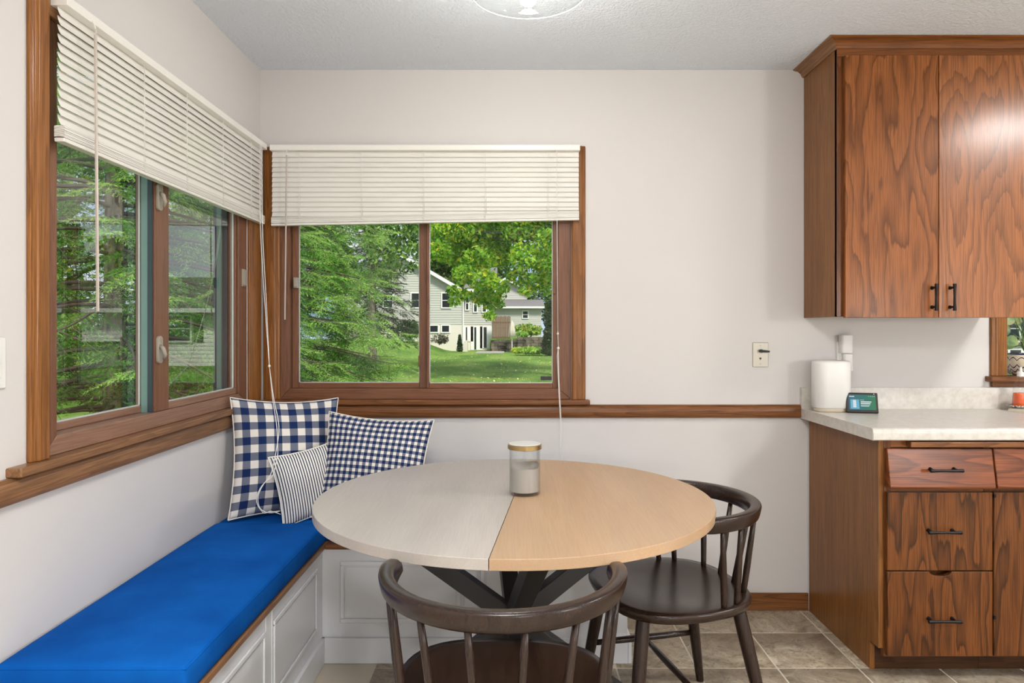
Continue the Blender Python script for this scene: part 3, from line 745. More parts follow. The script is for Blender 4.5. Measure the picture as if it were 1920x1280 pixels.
# ------------------------------------------------------------------ chairs (front = +Y)
def make_chair(label, loc, rz):
    c = thing('dining_chair', label, 'chair', loc, rz, 'dark spindle-back dining chairs')
    # saddle seat
    n = 56; sw, sd = .255, .235; SH = .452
    def outline(k, s):
        a = 2*math.pi*k/n; ca, sa_ = math.cos(a), math.sin(a); e = 2.9
        r_ = (abs(ca)**e+abs(sa_)**e)**(-1/e)
        wfac = 1.0 if sa_ > 0 else 1-.10*abs(sa_)
        return (sw*s*r_*ca*wfac, sd*s*r_*sa_)
    def dish(x, y):
        q = max(0, 1-(x/.20)**2-((y+.03)/.18)**2); return -.014*q**.8
    loops = []
    for s, z in ((.86, -.036), (.965, -.028), (1.0, -.012), (.997, -.004), (.985, 0.0), (.90, 0), (.75, 0), (.55, 0), (.3, 0), (.05, 0)):
        loops.append([(x, y, SH+z+(dish(x, y) if s < .95 and z == 0 else 0)) for x, y in (outline(k, s) for k in range(n))])
    b = MB(); ring_loft(b, loops); b.f.append(list(range(n-1, -1, -1))); b.m.append(0)
    new('seat', b, m_darkY, c, smooth=True, auto=60, local=True)
    # bow rail, a level horseshoe
    RZ = .706; path = []; N = 48; rw, rb = .262, .262; y0 = -.005
    def bow(tt, k=1.0):       # tt -1..1
        a = -math.pi/2 + tt*R(100); return Vector((rw*math.cos(a)*k if True else 0, y0+rb*math.sin(a)*k, 0))
    for i in range(N+1):
        tt = -1+2*i/N; p = bow(tt); q = bow(min(tt+.01, 1.02))-bow(tt-.01); q.normalize()
        sd_ = Vector((q.y, -q.x, 0)); end = max(0, (abs(tt)-.86)/.14)
        hs = .0185*(1-.10*end); hh = .0235*(1-.30*end**2)
        lean = .18
        path.append((p+Vector((0, 0, RZ)), sd_, hs, hh))
    b = MB(); prof = [(math.cos(2*math.pi*k/16), math.sin(2*math.pi*k/16)) for k in range(16)]
    sq = lambda v: math.copysign(abs(v)**.55, v)
    o_ = []
    for p, sd_, hs, hh in path:
        for ca, sn in prof: o_.append(p+sd_*(sq(ca)*hs+.22*sq(sn)*hh)+Vector((0,0,1))*sq(sn)*hh)
    f = [(i*16+k, i*16+(k+1) % 16, (i+1)*16+(k+1) % 16, (i+1)*16+k) for i in range(N) for k in range(16)]
    f += [tuple(range(15, -1, -1)), tuple(range(N*16, N*16+16))]
    b.poly(o_, f); new('back_rail', b, m_dark, c, smooth=True, auto=60, local=True)
    # spindles
    for tt, bx, by in ((-.80, -.222, -.075), (-.63, -.205, -.125), (-.37, -.125, -.195), (-.125, -.042, -.210), (.125, .042, -.210), (.37, .125, -.195), (.63, .205, -.125), (.80, .222, -.075)):
        p = bow(tt); top = Vector((p.x, p.y, RZ-.012)); bot = Vector((bx, by, SH-.012))
        pts = [bot.lerp(top, q) for q in (0, .12, .38, .7, 1)]
        new('spindle', MB().tube(pts, [.0085, .0092, .0100, .0086, .0072], 12), m_dark, c, smooth=True, local=True)
    # legs and H stretcher
    feet = {}
    for sx in (-1, 1):
        for sy in (-1, 1):
            top = Vector((sx*.165, sy*.155, SH-.030)); bot = Vector((sx*.225, sy*(.215 if sy > 0 else .235), 0.0))
            feet[(sx, sy)] = (top, bot)
            pts = [top.lerp(bot, q) for q in (0, .15, .4, .7, 1)]
            new('leg', MB().tube(pts, [.0205, .0215, .0205, .0175, .0135], 14), m_dark, c, smooth=True, auto=60, local=True)
    mids = []
    for sx in (-1, 1):
        a = feet[(sx, 1)][0].lerp(feet[(sx, 1)][1], .55); b_ = feet[(sx, -1)][0].lerp(feet[(sx, -1)][1], .55)
        mids.append((a+b_)/2)
        new('stretcher', MB().tube([a.lerp(b_, q) for q in (0, .25, .5, .75, 1)], [.009, .011, .012, .011, .009], 12), m_dark, c, smooth=True, local=True)
    new('stretcher', MB().tube([mids[0].lerp(mids[1], q) for q in (0, .25, .5, .75, 1)], [.008, .010, .011, .010, .008], 12), m_dark, c, smooth=True, local=True)
    new('seat_cleat', MB().box(-.15, .15, -.175, -.14, SH-.052, SH-.034), m_dark, c, bevel=.004, local=True)
    new('seat_cleat', MB().box(-.15, .15, .13, .165, SH-.052, SH-.034), m_dark, c, bevel=.004, local=True)
    return c
ch = make_chair('dark spindle chair seen from behind, back rail against the near table edge', (-.026, 1.60, 0), R(-2))
ch2 = dup(ch); ch2.location = (.492, 2.235, 0); ch2.rotation_euler = (0, 0, R(103))
ch2['label'] = 'dark spindle chair tucked sideways at the table beside the cabinets'

# ------------------------------------------------------------------ blinds
def blind(name, label, u0, u1, T, dfront, tilt_end, ladders, wand, cord_u, nsl=13, seed=0):
    """T(u, d, z); d negative into the room; tilt_end = rise of the stack from u0 to u1"""
    r_ = random.Random(seed)
    root = thing(name, label, 'blind', T((u0+u1)/2, dfront+.02, 1.74))
    prof = [(dfront, 2.0655), (dfront+.004, 2.0645), (dfront+.046, 2.0645), (dfront+.046, 2.092), (dfront+.004, 2.092), (dfront, 2.088)]
    new('headrail', MB().prism(prof, u0-.004, u1+.004, lambda d, v, a: T(a, d, v)), m_blind, root, bevel=.0015)
    dc = dfront+.022; wsl = .0262; n = 6
    def slat(zc, ang, th=.0007, tilt=0.0, na=2, jit=0.0):
        b = MB(); arc = []
        for k in range(n+1):
            s_ = (k/n-.5)*wsl; bow_ = .0022*(1-(2*k/n-1)**2)
            arc.append((s_*math.cos(ang)+bow_*math.sin(ang), s_*math.sin(ang)-bow_*math.cos(ang)*-1))
        lo = [(x+th*math.sin(ang), z-th*math.cos(ang)) for x, z in reversed(arc)]
        pr = arc+lo
        m_ = len(pr); pts = []
        for e in range(na+1):
            u = u0+(u1-u0)*e/na
            ins = 0
            for x, z in pr: pts.append(T(u, dc+x, zc+z+tilt*(e/na)+jit*math.sin(e*2.1)))
        f = []
        for e in range(na):
            for k in range(m_): f.append((e*m_+k, e*m_+(k+1) % m_, (e+1)*m_+(k+1) % m_, (e+1)*m_+k))
        f += [tuple(range(m_)), tuple(range(na*m_+m_-1, na*m_-1, -1))]
        return b.poly(pts, f)
    for i in range(nsl):
        z = 2.0515-.0222*i
        tl = tilt_end*max(0, (i-nsl+3))/3*.8
        new('slat', slat(z, R(72)+r_.uniform(-.02, .02), tilt=tl), m_blind, root, smooth=True, auto=50)
    zt = 2.0515-.0222*(nsl-1)-.0165
    for i in range(8):
        new('gathered_slat', slat(zt-.0034*i, R(4)+r_.uniform(-.04, .04), .0026, tilt_end), m_blind, root, smooth=True, auto=50)
    zb = zt-.0034*8-.001
    pr = [(dc-.0135, zb), (dc-.012, zb-.010), (dc+.012, zb-.010), (dc+.0135, zb)]
    b = MB(); pts = [T(u0-.001, x, z) for x, z in pr]+[T(u1+.001, x, z+tilt_end) for x, z in pr]
    b.poly(pts, [(0,1,5,4), (1,2,6,5), (2,3,7,6), (3,0,4,7), (0,3,2,1), (4,5,6,7)]); new('bottom_rail', b, m_blind, root, bevel=.002)
    for u in ladders:
        te = tilt_end*(u-u0)/(u1-u0); b = MB()
        for dd in (-.014, .014):
            b.tube([T(u+dd*.15, dc+dd, 2.066), T(u+dd*.15, dc+dd, zt+te)], .0007, 5)
        b.tube([T(u+.004, dc-.0125, 2.066), T(u+.004, dc-.0135, zt+te)], .0007, 5)
        k = [T(u+.006*math.sin(q*1.9), dc-.0155-.002*math.cos(q*2.7), zt+te+.006-.0036*q) for q in range(12)]
        b.tube(k, .0009, 5); new('ladder_cord', b, m_cord, root, smooth=True)
    # tilt wand
    wu, wz0, wz1, wr, lean = wand
    h = MB().tube([T(wu, dfront-.004, 2.066), T(wu, dfront-.010, 2.058), T(wu, dfront-.013, 2.046)], .0016, 6)
    wd = new('wand', MB().tube([T(wu, dfront-.013, wz0), T(wu+lean, dfront-.013, wz1)], wr, 6), m_wand if wr > .003 else m_cord, root)
    new('wand_hook', h, m_cord, wd, smooth=True)
    return root, zb
def lift_cord(parent, runs, r=.0016):
    b = MB()
    for pts in runs: b.tube(pts, r, 6)
    c = new('lift_cord', b, m_cord, parent, smooth=True); return c
def knot(parent, p, r=.005):
    b = MB(); b.lathe([(.001, -r*1.3), (r*.8, -r*.6), (r, 0), (r*.7, r*.7), (.001, r*1.3)], p, 10); new('cord_knot', b, m_cord, parent, smooth=True)

blB, zbB = blind('mini_blind', 'white mini blind half raised over the window facing the lawn', -1.086, .287, TB, -.058, .026,
            [at(p, 0, 3.09).x for p in (561, 678, 794, 910, 1027)], (at(539, 0, 3.08).x, 2.040, 1.312, .0034, -.008), None, seed=2)
p_ = [TB(.186, -.062, 2.066), TB(.188, -.060, 1.8), TB(.192, -.055, 1.262)]
cR = lift_cord(blB, [p_, [TB(.192, -.055, 1.262), TB(.194, -.052, 1.188)], [TB(.194, -.052, 1.188), TB(.197, -.050, 1.05), TB(.207, -.050, .86), TB(.209, -.052, .70), TB(.214, -.054, .56)],
                     [TB(.194, -.052, 1.188), TB(.190, -.048, 1.15), TB(.194, -.048, 1.05), TB(.203, -.048, .86), TB(.202, -.052, .70), TB(.206, -.054, .56)]])
knot(cR, TB(.192, -.055, 1.25)); knot(cR, TB(.194, -.052, 1.185), .006)
blL, zbL = blind('mini_blind', 'white mini blind half raised over the side window above the bench', 1.708, 3.076, TL, -.055, .004,
            [1.835, 2.075, 2.345, 2.635, 2.915], (1.797, 2.030, 1.315, .0042, .010), None, seed=3)
kz = Vector(at(505, 686, 2.86))
cA = at(488, 282, 2.985); cA.z = 2.066
lc = [[cA, at(488, 420, 2.985), at(496, 560, 2.94), kz], [cA+Vector((.004, .006, 0)), at(492, 420, 2.99), at(499, 560, 2.945), kz],
      [kz, at(511, 745, 2.73), at(519, 800, 2.63), at(521, 850, 2.60)], [kz, at(513, 745, 2.725), at(523, 800, 2.625), at(517, 850, 2.595)],
      [at(521, 850, 2.60), at(512, 890, 2.585), at(496, 905, 2.57), at(484, 930, 2.56), at(488, 953, 2.56), at(505, 961, 2.57), at(524, 958, 2.60)],
      [at(517, 850, 2.595), at(507, 890, 2.58), at(488, 915, 2.57), at(481, 940, 2.56), at(494, 961, 2.565), at(508, 958, 2.57), at(526, 964, 2.60)]]
def smooth_path(pts, k=6):
    pts = [Vector(p) for p in pts]; out = []
    for i in range(len(pts)-1):
        p0, p1, p2, p3 = pts[max(i-1, 0)], pts[i], pts[i+1], pts[min(i+2, len(pts)-1)]
        for j in range(k):
            t_ = j/k
            out.append(.5*((2*p1)+(p2-p0)*t_+(2*p0-5*p1+4*p2-p3)*t_**2+(3*p1-p0-3*p2+p3)*t_**3))
    out.append(pts[-1]); return out
cL = lift_cord(blL, [smooth_path(q) for q in lc], .0015); knot(cL, kz, .0055)

# ------------------------------------------------------------------ things on the counter and walls
sp = thing('smart_speaker', 'tall white rounded speaker standing on the counter end', 'speaker', (1.382, 3.030, .912), R(-4))
def srr(w, d, r, z, n=6): return [(x, y, z) for x, y in round_rect(-w/2, w/2, -d/2, d/2, r, n)]
b = MB(); ring_loft(b, [srr(.150, .104, .046, .016), srr(.158, .112, .050, .020), srr(.158, .112, .050, .205), srr(.155, .109, .049, .214), srr(.146, .10, .046, .220), srr(.10, .06, .029, .222)])
b.f.append(list(range(27, -1, -1))); b.m.append(0)
new('shell', b, m_plastic, sp, smooth=True, auto=60, local=True)
b = MB(); ring_loft(b, [srr(.140, .094, .042, .0), srr(.146, .10, .045, .004), srr(.148, .102, .046, .017)]); b.f.append(list(range(27, -1, -1))); b.m.append(0)
new('base', b, m_beige, sp, smooth=True, auto=60, local=True)
new('cord', MB().tube([(-.01, .05, .02), (-.02, .085, .03), (.0, .10, .10), (.02, .102, .20)], .002, 6), m_plastic, sp, smooth=True, local=True)

dp = thing('smart_display', 'small black smart display with lit screen beside white speaker', 'display', (1.493, 2.955, .912), R(-13))
dp.location = (1.488, 2.985, .912)
wd_, hd = .063, .086
ppr = [(-.036, .0), (.046, .0), (.046, .012), (-.008, hd-.004), (-.014, hd), (-.020, hd-.003), (-.040, .006)]
new('body', MB().prism(ppr, -wd_, wd_, lambda u, v, a: (a, u, v)), m_blackplastic, dp, bevel=.006, seg=4, local=True)
p0, p1 = Vector((0, -.0412, .007)), Vector((0, -.0205, hd-.004)); sup = (p1-p0).normalized(); nrm = Vector((0, -sup.z, sup.y))
def on_screen(x0, x1, a0, a1, lift): return [Vector((x, 0, 0))+p0+sup*a+nrm*lift for x, a in ((x0, a0), (x1, a0), (x1, a1), (x0, a1))]
m_screen = mat('lit_screen', (0,0,0,1), .2); t = NT(m_screen)
cc = t.coords((1,1,1)); sx_ = t.node('ShaderNodeSeparateXYZ'); t.link(cc, sx_.inputs[0])
gr = t.ramp(t.math('MULTIPLY_ADD', sx_.outputs[0], 8.5, .5), [(0, srgb(70, 120, 140)), (.55, srgb(48, 128, 120)), (1, srgb(50, 140, 84))])
t.link(gr, t.b.inputs['Emission Color']); t.b.inputs['Emission Strength'].default_value = .75
sl = new('screen', MB().poly(on_screen(-.053, .053, .008, .072, .0006), [(0,1,2,3)]), m_screen, dp, local=True)
m_txt = mat('screen_text', (0,0,0,1), .3, emit=srgb(226, 236, 236), estr=.85)
m_pic = mat('screen_picture', (0,0,0,1), .3, emit=srgb(110, 190, 226), estr=.8)
for q in ((-.050, -.030, .063, .067), (-.008, .008, .049, .0505), (-.006, .036, .040, .0445), (-.006, .032, .0325, .037), (-.006, .030, .0265, .0285), (-.006, .026, .0225, .0245),
          (.026, .029, .065, .067), (.033, .036, .065, .067), (.040, .043, .065, .067), (.047, .050, .065, .067)):
    new('screen_text', MB().poly(on_screen(*q, .0009), [(0,1,2,3)]), m_txt, sl, local=True)
new('screen_picture', MB().poly(on_screen(-.046, -.012, .012, .052, .0009), [(0,1,2,3)]), m_pic, sl, local=True)
new('screen_picture', MB().poly(on_screen(-.036, -.024, .018, .050, .0012), [(0,1,2,3)]), m_txt, sl, local=True)
b = MB().poly([p0+sup*.0765+nrm*.0008+Vector((.048+.0022*math.cos(k*math.pi/5), 0, 0))+sup*.0022*math.sin(k*math.pi/5) for k in range(10)], [tuple(range(10))])
new('camera_dot', b, m_txt, dp, local=True)

pg = thing('plug_adapter', 'white plug-in adapters stacked on the wall outlet over the speaker', 'adapter', (1.515, YB, 1.16))
for z0, z1, x0, x1, dp_ in ((1.163, 1.242, 1.463, 1.517, .040), (1.083, 1.158, 1.475, 1.521, .034)):
    pts = round_rect(x0, x1, YB-dp_, YB+.010, .012, 5)
    b = MB().prism([(x, min(y, YB-.006)) for x, y in pts], z0, z1, lambda u, v, a: (u, v, a)); new('adapter_body', b, m_plastic, pg, bevel=.002)
new('wall_plate', MB().box(1.456, 1.526, YB-.006, YB-.0005, 1.10, 1.215), m_plastic, pg, bevel=.003)
new('cord', MB().tube([(1.468, YB-.02, 1.165), (1.466, YB-.025, 1.15), (1.467, YB-.012, 1.05), (1.469, YB-.026, 1.01), (1.46, 3.09, .99), (1.455, 3.08, .93)], .0022, 6), m_plastic, pg, smooth=True)

pp = thing('wall_plate', 'brushed steel phone jack plate on the bare wall', 'wall plate', (1.112, YB, 1.153))
new('plate', MB().box(1.077, 1.147, YB-.005, YB-.0003, 1.098, 1.209), m_steel, pp, bevel=.003, seg=3)
for z in (1.196, 1.112): 
    b = MB().lathe([(.003, 0), (.003, .0015), (.001, .002)], (0,0,0), 10); b.v = [(1.112+x, YB-.005-z_, z+y) for x, y, z_ in b.v]; new('screw', b, m_steel, pp)
b = MB().tube([(1.112, YB-.004, 1.171), (1.112, YB-.020, 1.171)], .008, 12); b.tube([(1.112, YB-.018, 1.171), (1.126, YB-.022, 1.170), (1.146, YB-.024, 1.169)], [.006, .0055, .004], 10)
new('connector', b, m_black, pp, smooth=True, auto=50)
b = MB(); hp = []
for k in range(24):
    a = 2*math.pi*k/24; hp.append((1.111+.00032*16*math.sin(a)**3, 1.137+.00042*(13*math.cos(a)-5*math.cos(2*a)-2*math.cos(3*a)-math.cos(4*a))))
b.prism(hp, YB-.0062, YB-.0045, lambda u, v, a: (u, a, v)); new('jack_hole', b, m_black, pp)

ls = thing('light_switch', 'white light switch plate at the frame edge beside window casing', 'switch', (XL, 1.53, 1.19))
new('plate', MB().box(1.497, 1.567, -.006, -.0003, 1.135, 1.25, T=TL), m_plastic, ls, bevel=.003)
new('rocker', MB().box(1.516, 1.548, -.009, -.006, 1.16, 1.225, T=TL), m_plastic, ls, bevel=.002)

# dish soap, dish, pot and plant by the sink
sd_ = thing('soap_dish', 'small speckled scalloped dish under the soap on the sink rim', 'dish', (2.215, 2.995, .9215))
m_dish = mat('speckled_glaze', srgb(150, 140, 126), .3); t = NT(m_dish)
t.link(t.ramp(t.noise(t.coords(), 160, 2), [(.42, srgb(60, 70, 66)), (.55, srgb(206, 200, 186))]), t.b.inputs['Base Color'])
sd_.location = (2.220, 3.050, .9240); 
n = 40; lo = []
for r_, z in ((.030, 0), (.045, .004), (.055, .012), (.052, .012), (.042, .006), (.01, .004)):
    lo.append([((r_+(.003*math.cos(10*2*math.pi*k/n) if r_ > .05 else 0))*math.cos(2*math.pi*k/n), (r_*.75)*math.sin(2*math.pi*k/n), z) for k in range(n)])
b = MB(); ring_loft(b, lo); b.f.append(list(range(n-1, -1, -1))); b.m.append(0); new('bowl', b, m_dish, sd_, smooth=True, local=True)
sb_ = thing('soap_bottle', 'clear bottle of orange dish soap standing by the sink', 'bottle', (2.226, 3.050, .930))
m_orange = mat('orange_soap', srgb(232, 92, 30), .2, coat=.5)
new('liquid', MB().lathe([(.029, .001), (.031, .004), (.029, .05), (.027, .060), (0, .060)], (0,0,0), 24, cap1=False), m_orange, sb_, smooth=True, auto=50, local=True)
new('bottle', MB().lathe([(.031, 0), (.0335, .004), (.030, .06), (.024, .105), (.013, .122), (.012, .135)], (0,0,0), 24, cap1=False), m_clear, sb_, smooth=True, auto=50, local=True)
new('cap', MB().lathe([(.014, .132), (.014, .150), (.006, .154), (.005, .172), (.001, .173)], (0,0,0), 20), m_plastic, sb_, smooth=True, auto=50, local=True)

pot = thing('flower_pot', 'blue and white scallop-painted pot on the kitchen window sill', 'pot', (2.355, 3.185, 1.0585))
m_pot = mat('painted_ceramic', srgb(228, 212, 184), .2, coat=.4); t = NT(m_pot)
cc = t.coords(); sx_ = t.node('ShaderNodeSeparateXYZ'); t.link(cc, sx_.inputs[0])
ang = t.math('ARCTAN2', sx_.outputs[1], sx_.outputs[0])
def scallop(n_, z0, amp, wdt):
    s_ = t.math('ABSOLUTE', t.math('SINE', t.math('MULTIPLY', ang, n_)))
    dz = t.math('ABSOLUTE', t.math('SUBTRACT', t.math('MULTIPLY_ADD', s_, amp, z0), sx_.outputs[2]))
    return t.math('LESS_THAN', dz, wdt)
msk = scallop(7, .068, .014, .0022)
for a_, z0_ in ((7, .050), (7, .030), (7, .014)): msk = t.math('MAXIMUM', msk, scallop(a_+.0, z0_, -.014, .0026))
msk = t.math('MAXIMUM', msk, t.math('GREATER_THAN', sx_.outputs[2], .0945))
t.link(t.mix(msk, srgb(228, 212, 184), srgb(42, 48, 92)), t.b.inputs['Base Color'])
new('pot', MB().lathe([(.055, 0), (.068, .010), (.081, .045), (.082, .075), (.078, .096), (.081, .100), (.077, .100), (.073, .088), (0, .085)], (0,0,0), 40, cap1=False), m_pot, pot, smooth=True, auto=40, local=True)
m_leafin = mat('houseplant_leaf', srgb(96, 128, 72), .4); t = NT(m_leafin)
t.link(t.ramp(t.noise(t.coords(), 14, 3), [(.35, srgb(66, 104, 60)), (.6, srgb(142, 160, 100)), (.75, srgb(160, 110, 90))]), t.b.inputs['Base Color'])
rp = random.Random(4)
for k in range(16):
    a = rp.uniform(0, 6.28); rr_ = rp.uniform(.02, .12); zz = rp.uniform(.12, .36)
    base = Vector((0, 0, .085)); tip = Vector((rr_*math.cos(a), rr_*math.sin(a)*.35, zz))
    st = MB(); st.tube([base, base.lerp(tip, .5)+Vector((0,0,.03)), tip], .0022, 6)
    sto = new('stem', st, m_leafin, pot, smooth=True, local=True)
    L = rp.uniform(.06, .09); dx = Vector((math.cos(a), math.sin(a)*.4, rp.uniform(-.3, .3))).normalized(); dz = Vector((0, -1, .3)).cross(dx).normalized(); nn = dx.cross(dz)
    pts = [tip+dx*(L*(.5-.5*math.cos(math.pi*q/6)))+dz*s*L*.42*math.sin(math.pi*q/6)**.8+nn*.008*s*s*math.sin(math.pi*q/6) for q in range(7) for s in (-1, 0, 1)]
    f = []
    for q in range(6):
        for s in range(2): f.append((q*3+s, q*3+s+1, q*3+s+4, q*3+s+3))
    new('leaf', MB().poly(pts, f), m_leafin, pot, smooth=True, local=True)

# ------------------------------------------------------------------ lamps
pd = thing('ceiling_light', 'clear glass ceiling light hanging just under the ceiling over the table', 'ceiling light', (.042, 2.115, ZC))
LX, LY = .042, 2.115
new('canopy', MB().lathe([(.065, -.022), (.068, -.018), (.068, -.001), (.0, -.001)], (LX, LY, ZC), 32, cap1=False), m_plastic, pd, smooth=True, auto=40)
new('stem', MB().tube([(LX, LY, ZC-.022), (LX, LY, ZC-.055)], .010, 14), m_plastic, pd, smooth=True, auto=40)
new('glass_shade', MB().lathe([(.070, -.030), (.110, -.045), (.150, -.085), (.174, -.130), (.178, -.148), (.1765, -.149), (.172, -.130), (.148, -.087), (.108, -.047), (.070, -.032)], (LX, LY, ZC), 64, cap0=False, cap1=False), m_clear, pd, smooth=True)
new('glass_rim', MB().lathe([(.1762, -.1475), (.1790, -.1475), (.1790, -.1500), (.1762, -.1500), (.1762, -.1475)], (LX, LY, ZC), 64, cap0=False, cap1=False), m_gasket, pd)
br = .027
m_bulb = bpy.data.materials.new('bulb_glow'); m_bulb.use_nodes = True
m_bulb.node_tree.nodes.clear(); eo = m_bulb.node_tree.nodes.new('ShaderNodeOutputMaterial'); ee = m_bulb.node_tree.nodes.new('ShaderNodeEmission')
ee.inputs[0].default_value = (1, .965, .92, 1); ee.inputs[1].default_value = PENDANT_W/(4*math.pi*math.pi*br*br); m_bulb.node_tree.links.new(ee.outputs[0], eo.inputs[0])
new('bulb', MB().lathe([(.001, -.163-br)]+[(br*math.sin(q*math.pi/10), -.163-br*math.cos(q*math.pi/10)) for q in range(1, 9)]+[(.014, -.125), (.014, -.115)], (LX, LY, ZC), 24), m_bulb, pd, smooth=True)
new('socket', MB().tube([(LX, LY, ZC-.055), (LX, LY, ZC-.115)], .016, 16), m_plastic, pd, smooth=True, auto=40)

def panel_light(label, x, y, sx, sy, watts, rot=0):
    p = thing('panel_light', label, 'ceiling light', (x, y, ZC))
    new('housing', MB().box(x-sx/2-.02, x+sx/2+.02, y-sy/2-.02, y+sy/2+.02, ZC-.055, ZC-.001), m_white, p, bevel=.006)
    ld = bpy.data.lights.new('panel_lamp', 'AREA'); ld.shape = 'RECTANGLE'; ld.size = sx; ld.size_y = sy; ld.energy = watts; ld.color = (1, .99, .97)
    lo_ = bpy.data.objects.new('panel_lamp', ld); col.objects.link(lo_); lo_.parent = p; lo_.location = (0, 0, -.0565)
panel_light('long white kitchen ceiling light past the wall cabinet', 2.74, 1.72, .42, .42, KITCHEN_W)
panel_light('unseen square ceiling panel added as fill light above the viewer', .05, .0, .6, .6, 60.0)  # added fill panel, lifts the table, seat and floor tops
def add_fill_globe(label, x, y, watts, z=1.42, r=.17):  # unseen globe on a pole, added as frontal fill light
    p = thing('fill_globe', label, 'lamp', (x, y, 0))
    new('base', MB().lathe([(.15, 0), (.15, .018), (.02, .03)], (x, y, 0), 28), m_black, p, smooth=True, auto=40)
    new('pole', MB().tube([(x, y, .025), (x, y, z-r+.01)], .012, 12), m_black, p, smooth=True, auto=40)
    m = bpy.data.materials.new('globe_glow'); m.use_nodes = True; nd = m.node_tree.nodes; nd.clear()
    o_ = nd.new('ShaderNodeOutputMaterial'); e_ = nd.new('ShaderNodeEmission'); e_.inputs[0].default_value = (.96, .985, 1, 1)
    e_.inputs[1].default_value = watts/(4*math.pi*math.pi*r*r); m.node_tree.links.new(e_.outputs[0], o_.inputs[0])
    new('globe', MB().lathe([(r*math.sin(q*math.pi/16)+.0005, -r*math.cos(q*math.pi/16)) for q in range(17)], (x, y, z), 28), m, p, smooth=True)
add_fill_globe('unseen white globe added as fill light behind the viewer', 1.10, -2.3, FILL_GLOBE_W[0], 1.15)
add_fill_globe('unseen white globe added as fill light at the kitchen side', 3.2, -.7, FILL_GLOBE_W[1])

# ------------------------------------------------------------------ outdoors
def leaf_mat(name, c, trans=.35, rough=.55, var=.25, nscale=1.2):
    m = mat(name, c, rough, spec=.25); t = NT(m)
    nz = t.noise(t.coords(), nscale, 3)
    lo_c = tuple(x*(1-var) for x in c[:3])+(1,); hi_c = tuple(min(1, x*(1+var)) for x in c[:3])+(1,)
    cc = t.ramp(nz, [(.32, lo_c), (.68, hi_c)]); t.link(cc, t.b.inputs['Base Color'])
    tr = t.node('ShaderNodeBsdfTranslucent'); t.link(cc, tr.inputs[0]); mx = t.node('ShaderNodeMixShader'); mx.inputs[0].default_value = trans
    out = t.n['Material Output']; t.link(t.b.outputs[0], mx.inputs[1]); t.link(tr.outputs[0], mx.inputs[2]); t.link(mx.outputs[0], out.inputs[0])
    return m
m_sp1 = leaf_mat('spruce_needles', srgb(100, 156, 56), .3); m_sp2 = leaf_mat('spruce_needles_new', srgb(164, 206, 100), .4); m_sp3 = leaf_mat('spruce_needles_old', srgb(72, 112, 48), .4)
m_twig = mat('grey_twig', srgb(92, 82, 70), .9); m_bark = mat('bark', srgb(120, 108, 94), .9); t = NT(m_bark)
t.link(t.ramp(t.noise(t.coords((9, 9, 2)), 3, 4), [(.35, srgb(78, 68, 58)), (.65, srgb(150, 138, 124))]), t.b.inputs['Base Color'])
m_mg = leaf_mat('maple_green', srgb(136, 186, 58), .5); m_my = leaf_mat('maple_yellow', srgb(232, 222, 70), .5); m_ml = leaf_mat('maple_lime', srgb(182, 216, 84), .5); m_md = leaf_mat('maple_dark_green', srgb(92, 142, 48), .5)  # leaf greens and yellows, mixed at random over the crown
m_bg1 = leaf_mat('tree_green', srgb(96, 138, 58), .4); m_bg2 = leaf_mat('tree_bright', srgb(152, 186, 84), .4); m_bg3 = leaf_mat('tree_dark', srgb(62, 94, 42), .35)
m_dc = leaf_mat('conifer_dark', srgb(54, 74, 44), .2); m_dc2 = leaf_mat('conifer_dark_tips', srgb(80, 104, 62), .2)
m_rust = leaf_mat('tree_rust', srgb(170, 142, 70), .4)

# lawn
m_lawn = mat('lawn_grass', srgb(120, 150, 70), .95, spec=.1); t = NT(m_lawn)
g1 = t.noise(t.coords((1, .35, 1)), .45, 5, .6); g2 = t.noise(t.coords((1, .5, 1)), 7, 4, .65)
gc = t.ramp(g1, [(.30, srgb(74, 108, 42)), (.46, srgb(104, 138, 58)), (.58, srgb(128, 158, 72)), (.72, srgb(158, 164, 88))])
gc = t.mix(t.ramp(g2, [(.40, .55), (.62, 0.0)]), gc, srgb(70, 98, 40))
dz_ = t.node('ShaderNodeVectorMath'); dz_.operation = 'DISTANCE'; dz_.inputs[1].default_value = (-2.15, 20.3, -.45)
mpx = t.coords((1, .45, 1), (0, 20.3*.55, 0)); t.link(mpx, dz_.inputs[0])
dirt = t.ramp(t.math('ADD', dz_.outputs['Value'], t.math('MULTIPLY', g2, 1.1)), [(.75, 1.0), (1.35, 0.0)])
gc = t.mix(t.math('MULTIPLY', dirt, .8), gc, srgb(122, 104, 78)); t.link(gc, t.b.inputs['Base Color'])
def smooth01(x): x = np.clip(x, 0, 1); return x*x*(3-2*x)
def ground_z(x, y):
    x = np.asarray(x, float); y = np.asarray(y, float)
    berm = .85*smooth01((-4.6-x)/3.2)*smooth01((y-36)/12)*smooth01((54.8-y)/.5+.9)
    return -.45+berm+.03*np.sin(x*.5)*np.sin(y*.31)
gx = np.concatenate([np.arange(-70, -16, 3.0), np.arange(-16, 8, .5), np.arange(8, 71, 3.0)]); gy = np.concatenate([np.arange(-25, 0, 5.0), np.arange(0, 62, 1.0), np.arange(62, 131, 6.0)])
GX, GY = np.meshgrid(gx, gy, indexing='ij'); GV = np.stack([GX, GY, ground_z(GX, GY)], -1).reshape(-1, 3)
ny_ = len(gy); q = np.array([(i*ny_+j, (i+1)*ny_+j, (i+1)*ny_+j+1, i*ny_+j+1) for i in range(len(gx)-1) for j in range(ny_-1)])
lw_ = big_mesh('lawn', GV, q, [m_lawn], smooth=True); lw_['kind'] = 'structure'

